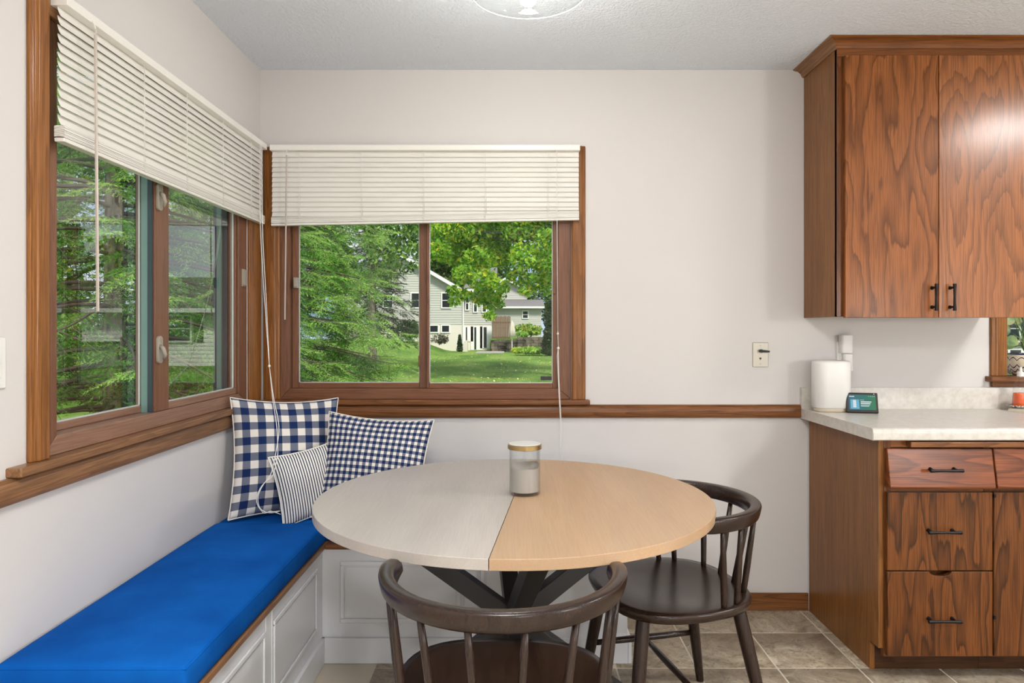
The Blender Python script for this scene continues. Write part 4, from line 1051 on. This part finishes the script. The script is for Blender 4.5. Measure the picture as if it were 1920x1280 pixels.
def rot_basis(n, r_, upbias=0.0):
    a = r_.normal(size=(n, 3)); a[:, 2] += upbias; a /= np.linalg.norm(a, axis=1)[:, None]
    b = np.cross(a, r_.normal(size=(n, 3))); b /= np.linalg.norm(b, axis=1)[:, None]
    return a, b, np.cross(a, b)
def leaf_quads(P, size, r_, elong=1.5, upbias=.6):
    n = len(P); nrm, b, c = rot_basis(n, r_, upbias); s_ = (size*r_.uniform(.65, 1.3, n))[:, None]
    v = np.stack([P-b*s_*elong*.5, P+c*s_*.42+nrm*s_*.08, P+b*s_*elong*.5, P-c*s_*.42+nrm*s_*.08], 1).reshape(-1, 3)
    return v, np.arange(4*n).reshape(-1, 4)
def in_blob(n, c, rad, r_, shell=.45):
    d = r_.normal(size=(n, 3)); d /= np.linalg.norm(d, axis=1)[:, None]
    return np.array(c)+d*(shell+(1-shell)*r_.uniform(0, 1, n)**.6)[:, None]*np.array(rad)*r_.uniform(.75, 1.12, n)[:, None]
def scatter(n, y0, y1, slope0, slope1, r_):
    y = r_.uniform(y0, y1, n); x = y*r_.uniform(slope0, slope1, n); return np.stack([x, y, ground_z(x, y)+.02], 1)
r_ = np.random.default_rng(21)
P = scatter(1600, 12, 48, -.32, .16, r_); v, f = leaf_quads(P, .06, r_, 1.3, 2.5)
fl = big_mesh('fallen_leaves', v, f, [m_my, m_rust, mat('pale_fallen_leaf', srgb(226, 210, 150), .8)], r_.integers(0, 3, len(f)))
tag(fl, 'scattered yellow fallen leaves lying on the lawn', 'leaves', kind='stuff')

def broadleaf(name, label, base, trunk_r, blobs, per, size, mats, wts, seed, limbs=True, cat='tree', group=None, trunk_top=None):
    r_ = np.random.default_rng(seed); root = thing(name, label, cat, tuple(base), group=group)
    V, Q, M, o_ = [], [], [], 0
    for c, rad in blobs:
        n = int(per*(rad[0]*rad[1]*rad[2])**(2/3)/.42) if per > 0 else -per
        v, f = leaf_quads(in_blob(n, c, rad, r_), size, r_); V.append(v); Q.append(f+o_); o_ += len(v)
        M.append(r_.choice(len(mats), n, p=wts))
    big_mesh('foliage', np.concatenate(V), np.concatenate(Q), mats, np.concatenate(M), root, 'stuff')
    if trunk_r > 0:
        top = Vector(trunk_top) if trunk_top else Vector(base)+Vector((0, 0, max(c[2] for c, _ in blobs)-base[2]))*.8
        b = Vector(base); n_ = 7
        tk = new('trunk', MB().tube([b.lerp(top, k/n_)+Vector((.06*math.sin(k*1.3), .05*math.cos(k*1.7), 0)) for k in range(n_+1)], [trunk_r*(1.15-.95*k/n_) for k in range(n_+1)], 12), m_bark, root, smooth=True)
        if limbs:
            for i, (c, rad) in enumerate(blobs):
                if i % 2 or c[2] < 3.6: continue
                c = Vector(c); st = b.lerp(top, min(.92, max(.25, (c.z-b.z)/(max(top.z-b.z, .1))*.75)))
                new('limb', MB().tube([st, st.lerp(c, .5)+Vector((0, 0, .12*(c-st).length)), c], [trunk_r*.35, trunk_r*.22, trunk_r*.08], 7), m_bark, tk, smooth=True)
    return root

# spruces -------------------------------------------------------------
def shoot(L, nn, nl, nw, r_):
    """needles along +X, returns (nn*3,3)"""
    tt = np.linspace(.02, 1, nn)*L; a = r_.uniform(0, 2*np.pi, nn)
    base = np.stack([tt, np.zeros(nn), np.zeros(nn)], 1)
    rad = np.stack([np.zeros(nn), np.cos(a), np.sin(a)*.75+.15], 1)
    d = rad*.80+np.array([.62, 0, 0]); d /= np.linalg.norm(d, axis=1)[:, None]
    w = np.cross(d, np.array([1., .2, .1])); w /= np.linalg.norm(w, axis=1)[:, None]
    return np.stack([base-w*nw, base+w*nw, base+d*(nl*r_.uniform(.8, 1.2, nn))[:, None]], 1).reshape(-1, 3)
def spray(L, nn, nl, nw, r_):
    """flat spray of shoots along +X with side shoots in the XY plane, drooping a bit"""
    out = []
    for ang, x0, ln in [(0, L*.55, L*.45), (0, L*.15, L*.42)]+[(s*R(48+8*r_.random()), L*(.10+.72*k/6), L*(.46-.055*k)*r_.uniform(.8, 1.1)) for k in range(7) for s in (-1, 1)]:
        v = shoot(ln, max(5, int(nn*ln/(.45*L))), nl, nw, r_)
        dr = -.9*(v[:, 0]/L)**2*L*.28; v[:, 2] += dr
        c_, s_ = math.cos(ang), math.sin(ang); v[:, :2] = v[:, :2] @ np.array([[c_, s_], [-s_, c_]])
        v[:, 0] += x0; v[:, 2] += -.25*(x0/L)**2*L*.5+r_.normal(0, .012*L); out.append(v)
    return np.concatenate(out)
def spruce(name, label, base, height, z0, rmax, zmax, whorl, nb, sp_step, sp_len, nn, nl, nw, mats, seed, tr=.11, wts=(.5, .15, .35), aim=None, sparse=1.0):
    r_ = np.random.default_rng(seed); root = thing(name, label, 'tree', tuple(base))
    temps = [spray(1.0, nn, nl/sp_len, nw/sp_len, r_) for _ in range(5)]
    V, M, tw = [], [], MB(); z = z0; lim = []
    while z < min(zmax, height-.3):
        Rz = rmax*(1-(z/height))**.8
        for k in range(nb):
            an = 2*math.pi*(k+r_.random()*.8)/nb; Lb = Rz*r_.uniform(.78, 1.12)
            d = np.array([math.cos(an), math.sin(an), 0.]); sd = np.array([-d[1], d[0], 0.])
            zb = z+r_.normal(0, .06); pts = []
            for q_ in range(9):
                u = q_/8; pts.append(np.array(base)+d*Lb*u+sd*.10*Lb*math.sin(u*2+k)*u+np.array([0, 0, zb+.10*Lb*u-.42*Lb*u**2+.20*Lb*u**4]))
            lim.append(pts)
            s_ = .25*Lb if Lb > 1 else .1*Lb; side = 1
            while s_ < Lb:
                u = s_/Lb; i = min(int(u*8), 7); fr = u*8-i; p = pts[i]*(1-fr)+pts[i+1]*fr
                fw = pts[i+1]-pts[i]; fw /= np.linalg.norm(fw)
                ang = side*r_.uniform(R(35), R(75)); sl = sp_len*r_.uniform(.7, 1.25)*(1 if u < .85 else .8)
                ca, sa_ = math.cos(ang), math.sin(ang); rt = np.cross(fw, [0, 0, 1.]); rt /= np.linalg.norm(rt)
                X = fw*ca+rt*sa_; X[2] -= r_.uniform(.10, .75); X /= np.linalg.norm(X)
                Z = np.array([0, 0, 1.])-X*X[2]; Z = Z/np.linalg.norm(Z)+r_.normal(0, .25, 3); Y = np.cross(Z, X); Y /= np.linalg.norm(Y); Z = np.cross(X, Y)
                v = temps[r_.integers(5)]*sl; V.append((v @ np.stack([X, Y, Z]))+p)
                tip = u > .72
                M.append(np.full(len(v)//3, r_.choice(3, p=(.35, .6, .05) if tip else wts)))
                tw.tube([p, p+X*sl*.5, p+X*sl*.9-np.array([0, 0, .1*sl])], [.004, .003, .001], 3, caps=False)
                side = -side; s_ += sp_step*r_.uniform(.7, 1.3)
            p = pts[-1]; fw = pts[-1]-pts[-2]; fw /= np.linalg.norm(fw); Y = np.cross([0, 0, 1.], fw); Y /= np.linalg.norm(Y)
            v = temps[r_.integers(5)]*sp_len*.9; V.append((v @ np.stack([fw, Y, np.cross(fw, Y)]))+p-fw*.25); M.append(np.full(len(v)//3, 1))
        z += whorl*r_.uniform(.8, 1.2)
    V = np.concatenate(V); M = np.concatenate(M)
    big_mesh('foliage', V, np.arange(len(V)).reshape(-1, 3), mats, M, root, 'stuff')
    b = Vector(base); tk = new('trunk', MB().tube([b+Vector((0, 0, q_)) for q_ in np.linspace(0, height, 8)], [tr*(1.05-.98*k/7) for k in range(8)], 12), m_bark, root, smooth=True)
    lb = MB()
    for pts in lim: lb.tube(pts, [max(.004, .022*(1-q_/8.5)) for q_ in range(9)], 5, caps=False)
    new('branches', lb, m_twig, tk, smooth=True)['kind'] = 'stuff'; new('twigs', tw, m_twig, tk, kind='stuff')
    return root, len(M)
cnt = 0
_, c_ = spruce('spruce_tree', 'large green spruce close outside the side window, twigs against the glass', (-3.55, 6.15, -.45), 9.5, .1, 2.35, 4.2, .22, 9, .095, .38, 15, .025, .0036, [m_sp1, m_sp2, m_sp3], 11, .10); cnt += c_
_, c_ = spruce('spruce_tree', 'green spruce with drooping boughs filling the lawn-facing window beside the sash', (-3.2, 9.4, -.45), 10.5, .3, 1.95, 4.8, .24, 9, .115, .46, 13, .031, .0050, [m_sp1, m_sp2, m_sp3], 12, .11); cnt += c_
_, c_ = spruce('spruce_tree', 'dark spruce standing far off on the lawn before the siding house', (-7.3, 36, .1), 8.5, .9, 2.7, 7.5, .50, 8, .30, .8, 8, .085, .014, [m_dc, m_dc2, m_dc], 13, .14); cnt += c_
print('needles', cnt)

# maple: crown in hanging clumps
rm = random.Random(5); bl_ = []
for (px, py, rp_) in ((815, 430, 30), (850, 432, 34), (885, 440, 34), (925, 435, 34), (965, 430, 34), (1005, 435, 34), (1035, 450, 32), (825, 470, 26), (862, 478, 32), (900, 485, 34),
                      (940, 478, 32), (985, 480, 34), (1020, 490, 30), (870, 515, 24), (905, 525, 32), (930, 540, 26), (850, 545, 15), (852, 565, 13), (868, 552, 16), (900, 555, 24), (925, 568, 20), (918, 592, 13), (975, 520, 24), (1005, 528, 24),
                      (1030, 535, 24), (985, 545, 14), (1045, 500, 34), (1060, 470, 40)):
    Yd = 24+rm.uniform(-1.6, 1.6); c = at(px, py, Yd); s_ = rp_/F*Yd; bl_.append((tuple(c), (s_*1.05, s_*1.2, s_*.8)))
for k in range(46):
    a = rm.uniform(0, 6.28); q_ = rm.uniform(.2, 1); bl_.append(((1.9+4.4*q_*math.cos(a)*1.0, 25.5+3.6*q_*math.sin(a), 5.6+rm.uniform(0, 5)), (.95, .95, .75)))
broadleaf('maple_tree', 'yellow-green maple with boughs hanging over the neighbouring house', (1.95, 25.2, -.45), .26, bl_, 620, .115, [m_mg, m_ml, m_my, m_md], (.40, .30, .11, .19), 31, trunk_top=(1.9, 25.4, 8.5))
# trees around the garden
def blobs_for(x, y, z0, z1, w, n, seed):
    q_ = random.Random(seed); o_ = []
    for k in range(n):
        h = q_.random(); ww = w*(.45+.55*math.sin(math.pi*min(1, .15+h*.85))); a = q_.uniform(0, 6.28); d = q_.uniform(.2, .9)
        o_.append(((x+ww*d*math.cos(a), y+ww*d*math.sin(a), z0+(z1-z0)*h), (w*.36, w*.36, w*.30)))
    return o_
bgs = [(-6.4, 31, 2.6, 9, 2.6, 16, (m_bg1, m_bg2, m_bg3), (.5, .3, .2), 'loose green tree rising behind the near spruce'),
       (-12.5, 17, .8, 8, 3.3, 22, (m_bg2, m_bg1, m_my), (.55, .38, .07), 'bright lime tree beyond the side window, behind spruce twigs'),
       (-18.5, 25, .5, 9, 4.0, 22, (m_bg2, m_bg1, m_bg3), (.5, .35, .15), 'wide green tree far out past the side window'),
       (-9.5, 20.5, .6, 7, 2.6, 18, (m_bg1, m_bg2, m_bg3), (.45, .35, .2), 'mid green tree seen between the side window sashes'),
       (-21, 62, 3, 14, 6.5, 26, (m_bg1, m_bg2, m_bg3), (.5, .2, .3), 'tall dense tree behind the siding house roof'),
       (-8, 97, 5, 18, 8.5, 26, (m_bg1, m_bg3, m_bg2), (.5, .3, .2), 'high green tree crown above the gap between the houses'),
       (9, 99, 3, 16, 8.0, 26, (m_bg1, m_bg3, m_bg2), (.5, .3, .2), 'far tree behind the small gabled house'),
       (24.5, 46, 2.4, 7.2, 2.9, 18, (m_rust, m_bg2, m_bg1), (.5, .3, .2), 'rusty green tree beyond the dark-roofed house'),
       (14.5, 26, 2.6, 6.0, 1.9, 14, (m_bg2, m_bg1, m_my), (.5, .4, .1), 'light green tree before the dark-roofed house')]
for i, (x, y, z0, z1, w, n, ms, wt, lb) in enumerate(bgs):
    broadleaf('leafy_tree', lb, (x, y, float(ground_z(x, y))), .05*w+.06, blobs_for(x, y, z0, z1, w, n, i+40), 150 if y < 40 else 60, .15 if y < 40 else .34, list(ms), wt, 60+i, group='trees around the garden')

# neighbouring houses
m_siding = mat('grey_vinyl_siding', srgb(190, 189, 181), .6); m_bwall = mat('cream_basement_wall', srgb(222, 216, 202), .8); m_roof = mat('grey_shingle_roof', srgb(120, 116, 114), .9)
m_fascia = mat('white_fascia', srgb(236, 236, 234), .5); m_dglass = mat('dark_house_glass', srgb(38, 42, 46), .15); m_fence = mat('weathered_fence', srgb(112, 88, 66), .9)
m_stone = mat('dark_garden_stone', srgb(86, 80, 70), .95); t = NT(m_stone); t.link(t.ramp(t.noise(t.coords(), 2.2, 4), [(.35, srgb(48, 46, 40)), (.65, srgb(120, 110, 94))]), t.b.inputs['Base Color'])
m_concrete = mat('patio_concrete', srgb(168, 160, 154), .9)
def lap_siding(mb, x0, x1, y, z0, z1, pitch=.19, top=None):
    """horizontal lapped boards facing -Y; top(x) clips a gable"""
    z = z0
    while z < z1-.01:
        zt = min(z+pitch, z1)
        if top:
            xs = [x0+(x1-x0)*k/40 for k in range(41)]; xs = [x for x in xs if top(x) > z+.02]
            if not xs: break
            a, b = min(xs), max(xs)
        else: a, b = x0, x1
        mb.poly([(a, y-.032, z), (b, y-.032, z), (b, y-.008, zt), (a, y-.008, zt), (a, y+.02, z), (b, y+.02, z), (b, y+.02, zt), (a, y+.02, zt)],
                [(0,1,2,3), (0,4,5,1), (3,2,6,7), (0,3,7,4), (1,5,6,2)])
        z = zt
    return mb
def house_window(parent, x0, x1, z0, z1, y, mul=True):
    f = MB(); w = .09
    for q_ in ((x0-w, x0, z0-w, z1+w), (x1, x1+w, z0-w, z1+w), (x0, x1, z0-w, z0), (x0, x1, z1, z1+w)): f.box(q_[0], q_[1], y-.09, y, q_[2], q_[3])
    if mul: f.box(x0, x1, y-.07, y-.01, (z0+z1)/2-.025, (z0+z1)/2+.025)
    w_ = new('window', f, m_fascia, parent); new('pane', MB().box(x0, x1, y-.04, y-.02, z0, z1), m_dglass, w_)
HY = 55.0
P_ = lambda px, py, Y=HY: at(px, py, Y)
hA = thing('house', 'grey siding house with gable and cream basement beyond the lawn', 'house', (-9, HY, -.45))
xl, xr, ze = P_(628, 0).x, P_(866, 0).x, P_(0, 545).z; xp = (xl+xr)/2; zp = ze+(xr-xp)*.58; zs = P_(0, 608).z
new('basement', MB().box(xl, xr, HY, HY+10, -.9, zs), m_bwall, hA)
new('siding', lap_siding(MB(), xl, xr, HY, zs, zp, top=lambda x: zp-abs(x-xp)*.58), m_siding, hA)
new('body', MB().prism([(xl, zs), (xr, zs), (xr, ze), (xp, zp), (xl, ze)], HY+.022, HY+10, lambda u, v, a: (u, a, v)), m_siding, hA)
for s_ in (-1, 1):
    ex = xp+s_*(xr-xp+.45); ez = zp-(xr-xp+.45)*.58
    new('roof', MB().prism([(xp, zp+.22), (ex, ez+.22), (ex, ez+.05), (xp, zp+.05)], HY-.45, HY+10.5, lambda u, v, a: (u, a, v)), m_roof, hA)
    new('fascia', MB().prism([(xp, zp+.17), (ex, ez+.17), (ex, ez-.12), (xp, zp-.12)], HY-.50, HY-.451, lambda u, v, a: (u, a, v)), m_fascia, hA)
for a in ((829.5, 844, 550, 576), (772, 786, 550, 576), (720, 736, 550, 576)):
    p0, p1 = P_(a[0], a[3]), P_(a[1], a[2]); house_window(hA, p0.x, p1.x, p0.z, p1.z, HY-.02)
for a in ((807, 821, 610.5, 622), (829, 842, 610.5, 622)):
    p0, p1 = P_(a[0], a[3]), P_(a[1], a[2]); house_window(hA, p0.x, p1.x, p0.z, p1.z, HY, False)
new('downspout', MB().tube([P_(868.5, 548, HY-.1), P_(868.5, 656, HY-.1)], .05, 8), m_fascia, hA)
WY = 57.0
wx0, wx1 = P_(866, 0).x, P_(921, 0, WY).x
new('wing_basement', MB().box(wx0, wx1, WY, WY+8, -.9, zs), m_bwall, hA)
new('wing_siding', lap_siding(MB(), wx0, wx1, WY, zs, ze+.1), m_siding, hA); new('wing_body', MB().box(wx0, wx1, WY+.021, WY+8, zs, ze+.1), m_siding, hA)
new('wing_roof', MB().prism([(WY-.5, ze+.05), (WY+4, ze+2.2), (WY+8.5, ze+.05), (WY+8.5, ze+.22), (WY+4, ze+2.4), (WY-.5, ze+.22)], wx0, wx1+.4, lambda u, v, a: (a, u, v)), m_roof, hA)
new('wing_gutter', MB().box(wx0, wx1+.4, WY-.62, WY-.501, ze-.02, ze+.2), m_fascia, hA)
for a in ((873.5, 876, 612, 640), (889.5, 893, 612, 656), (907, 912.5, 612, 653)):
    p0, p1 = P_(a[0], a[3], WY), P_(a[1], a[2], WY); d_ = new('door', MB().box(p0.x-.3, p1.x+.5, WY-.05, WY-.001, p0.z, p1.z), m_fascia, hA); new('pane', MB().box(p0.x, p1.x, WY-.07, WY-.051, p0.z+.05, p1.z-.05), m_dglass, d_)
for a in ((874, 878, 556, 580), (889, 894, 556, 584), (935-30, 911, 568, 584)):
    p0, p1 = P_(a[0], a[3], WY), P_(a[1], a[2], WY); house_window(hA, p0.x, p1.x, p0.z, p1.z, WY-.02)
new('wing_wall', MB().prism([(P_(866, 657).x, -.5), (P_(866, 650).x, .0), (P_(878, 637).x, .5), (P_(878, 657).x, -.5)], HY-1.2, HY-.3, lambda u, v, a: (u, a, v)), m_bwall, hA)
BYh = 75.0
hB = thing('house', 'small white gabled house farther right behind the maple boughs', 'house', (-1, BYh, -.4))
q0 = lambda px, py: at(px, py, BYh)
bx0, bx1, bp = q0(912, 0).x, q0(988, 0).x, q0(948, 525); be = q0(0, 545).z
new('siding', lap_siding(MB(), bx0, bx1, BYh, q0(0, 575).z, bp.z, .2, top=lambda x: bp.z-abs(x-bp.x)*.5), m_siding, hB)
new('body', MB().prism([(bx0, -.4), (bx1, -.4), (bx1, bp.z-(bx1-bp.x)*.5), (bp.x, bp.z), (bx0, bp.z-(bp.x-bx0)*.5)], BYh+.02, BYh+9, lambda u, v, a: (u, a, v)), m_siding, hB)
for s_ in (-1, 1):
    ex = bp.x+s_*((bx1 if s_ > 0 else bx0)-bp.x)*s_+s_*.5; ez = bp.z-abs(ex-bp.x)*.5
    new('roof', MB().prism([(bp.x, bp.z+.25), (ex, ez+.25), (ex, ez+.06), (bp.x, bp.z+.06)], BYh-.5, BYh+9.5, lambda u, v, a: (u, a, v)), m_roof, hB)
    new('fascia', MB().prism([(bp.x, bp.z+.25), (ex, ez+.25), (ex, ez-.02), (bp.x, bp.z-.02)], BYh-.56, BYh-.501, lambda u, v, a: (u, a, v)), m_fascia, hB)
AY = 71.0; q1 = lambda px, py: at(px, py, AY)
ax0, ax1 = q1(900, 0).x, q1(1015, 0).x
new('annex_siding', lap_siding(MB(), ax0, ax1, AY, q1(0, 614).z, q1(0, 577).z, .2), m_siding, hB); new('annex_body', MB().box(ax0, ax1, AY+.021, BYh+6, -.4, q1(0, 577).z), m_siding, hB)
new('annex_roof', MB().prism([(AY-.5, q1(0, 577).z), (BYh, q1(0, 562).z), (BYh, q1(0, 562).z+.2), (AY-.5, q1(0, 577).z+.2)], ax0-.3, ax1+.3, lambda u, v, a: (a, u, v)), m_roof, hB)
new('annex_gutter', MB().box(ax0-.3, ax1+.3, AY-.62, AY-.501, q1(0, 577).z-.06, q1(0, 577).z+.14), m_fascia, hB)
p0, p1 = q1(980.5, 596), q1(989.5, 583.5); house_window(hB, p0.x, p1.x, p0.z, p1.z, AY-.02)

fe = thing('wooden_fence', 'brown board privacy fence panel between the two houses', 'fence', (-1.5, 56, -.4))
f0, f1 = P_(921.5, 632), P_(957, 592)
nb_ = 14
for k in range(nb_):
    xa = f0.x+(f1.x-f0.x)*k/nb_; new('board', MB().box(xa+.008, xa+(f1.x-f0.x)/nb_-.008, HY+.9, HY+.93, -.4, f1.z-.06*((k*7) % 3)/3), m_fence, fe)
for zz in (.6, 1.8): new('rail', MB().box(f0.x, f1.x, HY+.93, HY+.98, zz, zz+.1), m_fence, fe)
rw_ = thing('retaining_wall', 'dark dry stone retaining wall stepping up beside the patio', 'wall', (-.5, 54, -.45))
rs = random.Random(9)
for row in range(5):
    xa = P_(920, 0, 54).x+rs.uniform(0, .2)
    while xa < P_(1012, 0, 54).x:
        w_ = rs.uniform(.45, .8)
        if row < 3 or xa > P_(955, 0, 54).x or row == 3: new('stone', MB().box(xa, xa+w_-.03, 54+row*.05+rs.uniform(-.05, .05), 54.6, -.45+row*.23, -.45+row*.23+.215), m_stone, rw_)
        xa += w_
o = new('patio', MB().box(P_(893, 0, 52).x, P_(945, 0, 52).x, 50.5, 54, -.6, -.40), m_concrete); o['kind'] = 'structure'
o = new('garden_terrace', MB().box(P_(918, 0, 54).x, 14, 54.6, 70, -.45, .55), m_lawn); o['kind'] = 'structure'
um = thing('patio_umbrella', 'closed beige patio umbrella standing by the stone wall', 'umbrella', (P_(960, 0, 53).x, 53, -.40))
ux = P_(960, 0, 53).x
b = MB(); n = 20; lo = []
for r_0, z in ((.02, P_(0, 602, 53).z), (.12, P_(0, 606, 53).z), (.20, P_(0, 618, 53).z), (.26, P_(0, 632, 53).z)):
    lo.append([(ux+r_0*(1+.22*math.cos(6*2*math.pi*k/n))*math.cos(2*math.pi*k/n), 53+r_0*(1+.22*math.cos(6*2*math.pi*k/n))*math.sin(2*math.pi*k/n), z) for k in range(n)])
ring_loft(b, lo); new('canopy', b, mat('beige_canvas', srgb(206, 196, 180), .9), um, smooth=True)
new('pole', MB().tube([(ux, 53, -.40), (ux, 53, P_(0, 601, 53).z)], .03, 8), m_fascia, um)
new('base', MB().lathe([(.28, 0), (.28, .06), (.06, .12)], (ux, 53, -.40), 16), m_stone, um)
def shrub(name, lb, px, py0, py1, wpx, Y, n, size, ms, wt, seed, cat='shrub', cone=False, zb=None):
    c = at(px, (py0+py1)/2, Y); rx = wpx/F*Y/2; rz = (py1-py0)/F*Y/2; bz = c.z-rz if zb is None else zb
    if cone: bls = [((c.x, Y, c.z-rz+2*rz*k/8), (rx*(1-.85*k/8), rx*(1-.85*k/8), rz*.18)) for k in range(8)]
    else: bls = [((c.x, Y, c.z), (rx, rx, rz)), ((c.x+rx*.3, Y, c.z-rz*.2), (rx*.7, rx*.7, rz*.7))]
    rt = broadleaf(name, lb, (c.x, Y, bz), 0, bls, -n, size, ms, wt, seed, cat=cat)
    new('stem', MB().tube([(c.x, Y, bz), (c.x, Y, c.z+rz*.4)], .04, 6), m_twig, rt)
shrub('arborvitae', 'tall narrow arborvitae at the edge of the terrace', 1030, 560, 657, 30, 45, 700, .16, [m_dc, m_dc2, m_bg3], (.35, .35, .3), 71, 'tree', True)
shrub('dwarf_conifer', 'small pointed dark conifer against the basement wall', 862, 626, 656, 13, 53.4, 160, .12, [m_dc, m_bg3], (.6, .4), 72, 'shrub', True)
shrub('bush', 'greyish leafless bush below the basement windows', 824, 624, 646, 36, 53.2, 420, .09, [m_twig, m_dc2], (.75, .25), 73)
shrub('bush', 'dark round bush under the spruce at the house corner', 765, 598, 636, 48, 50, 700, .16, [m_dc, m_bg3], (.6, .4), 74)
shrub('hosta', 'bright green hosta clump before the stone wall', 993, 650, 663, 50, 46, 500, .18, [m_bg2, m_ml], (.6, .4), 75, 'plant')
shrub('hosta', 'yellowish hosta clump nearest the patio edge', 970, 651, 662, 22, 47, 260, .16, [m_ml, m_my], (.7, .3), 76, 'plant')
shrub('flower_bush', 'flowering yellow-green bush on top of the terrace', 988, 606, 630, 58, 58, 800, .16, [m_bg2, m_bg1, m_my], (.5, .35, .15), 77, zb=.55)
shrub('flower_bush', 'pale green mounded bush on the terrace beside the umbrella', 978, 620, 632, 26, 56, 300, .15, [m_bg2, m_sp2], (.6, .4), 78, zb=.55)

# the house across the side yard, seen as a reflection in the side window
CY = 33.0
hC = thing('house', 'white house with dark shingle roof and garage, mirrored in the side window', 'house', (18, CY, -.45))
cx0, cx1, czE, czR = 11.5, 26.0, 2.15, 3.9
m_wsid = mat('white_house_siding', srgb(246, 243, 238), .6); m_droof = mat('dark_shingles', srgb(92, 84, 84), .95); t = NT(m_droof)
t.link(t.ramp(t.noise(t.coords((2, 6, 6)), 3, 4), [(.35, srgb(70, 62, 64)), (.65, srgb(118, 108, 108))]), t.b.inputs['Base Color'])
new('siding', lap_siding(MB(), cx0, cx1, CY, -.45, czE), m_wsid, hC); new('body', MB().prism([(CY+.02, -.45), (CY+9, -.45), (CY+9, czE), (CY+4.5, czR), (CY+.02, czE)], cx0, cx1, lambda u, v, a: (a, u, v)), m_wsid, hC)
new('roof', MB().prism([(CY-.6, czE-.05), (CY+4.5, czR+.02), (CY+9.6, czE-.05), (CY+9.6, czE+.12), (CY+4.5, czR+.2), (CY-.6, czE+.12)], cx0-.4, cx1+.4, lambda u, v, a: (a, u, v)), m_droof, hC)
new('gutter', MB().box(cx0-.4, cx1+.4, CY-.72, CY-.601, czE-.08, czE+.12), m_fascia, hC)
m_shut = mat('dark_shutter', srgb(52, 66, 60), .6)
for x in (13.6, 19.3, 23.4):
    house_window(hC, x-.55, x+.55, .75, 1.9, CY-.02)
    for s_ in (-1, 1): new('shutter', MB().box(x+s_*.92-.22, x+s_*.92+.22, CY-.07, CY-.036, .68, 1.97), m_shut, hC)
gd = new('garage', MB().box(16.3, 22.0, CY-3.2, CY-.04, -.45, .62), m_wsid, hC); new('garage_roof', MB().box(16.1, 22.2, CY-3.4, CY-.04, .62, .72), m_droof, gd)
for x in (16.6, 19.4):
    d_ = new('garage_door', MB().box(x, x+2.4, CY-3.26, CY-3.201, -.42, .48), m_fascia, hC)
    for k in range(4): new('pane', MB().box(x+.15+.57*k, x+.60+.57*k, CY-3.28, CY-3.261, .22, .40), m_dglass, d_)
new('front_door', MB().box(14.9, 15.8, CY-.08, CY-.036, -.3, 1.75), m_shut, hC)
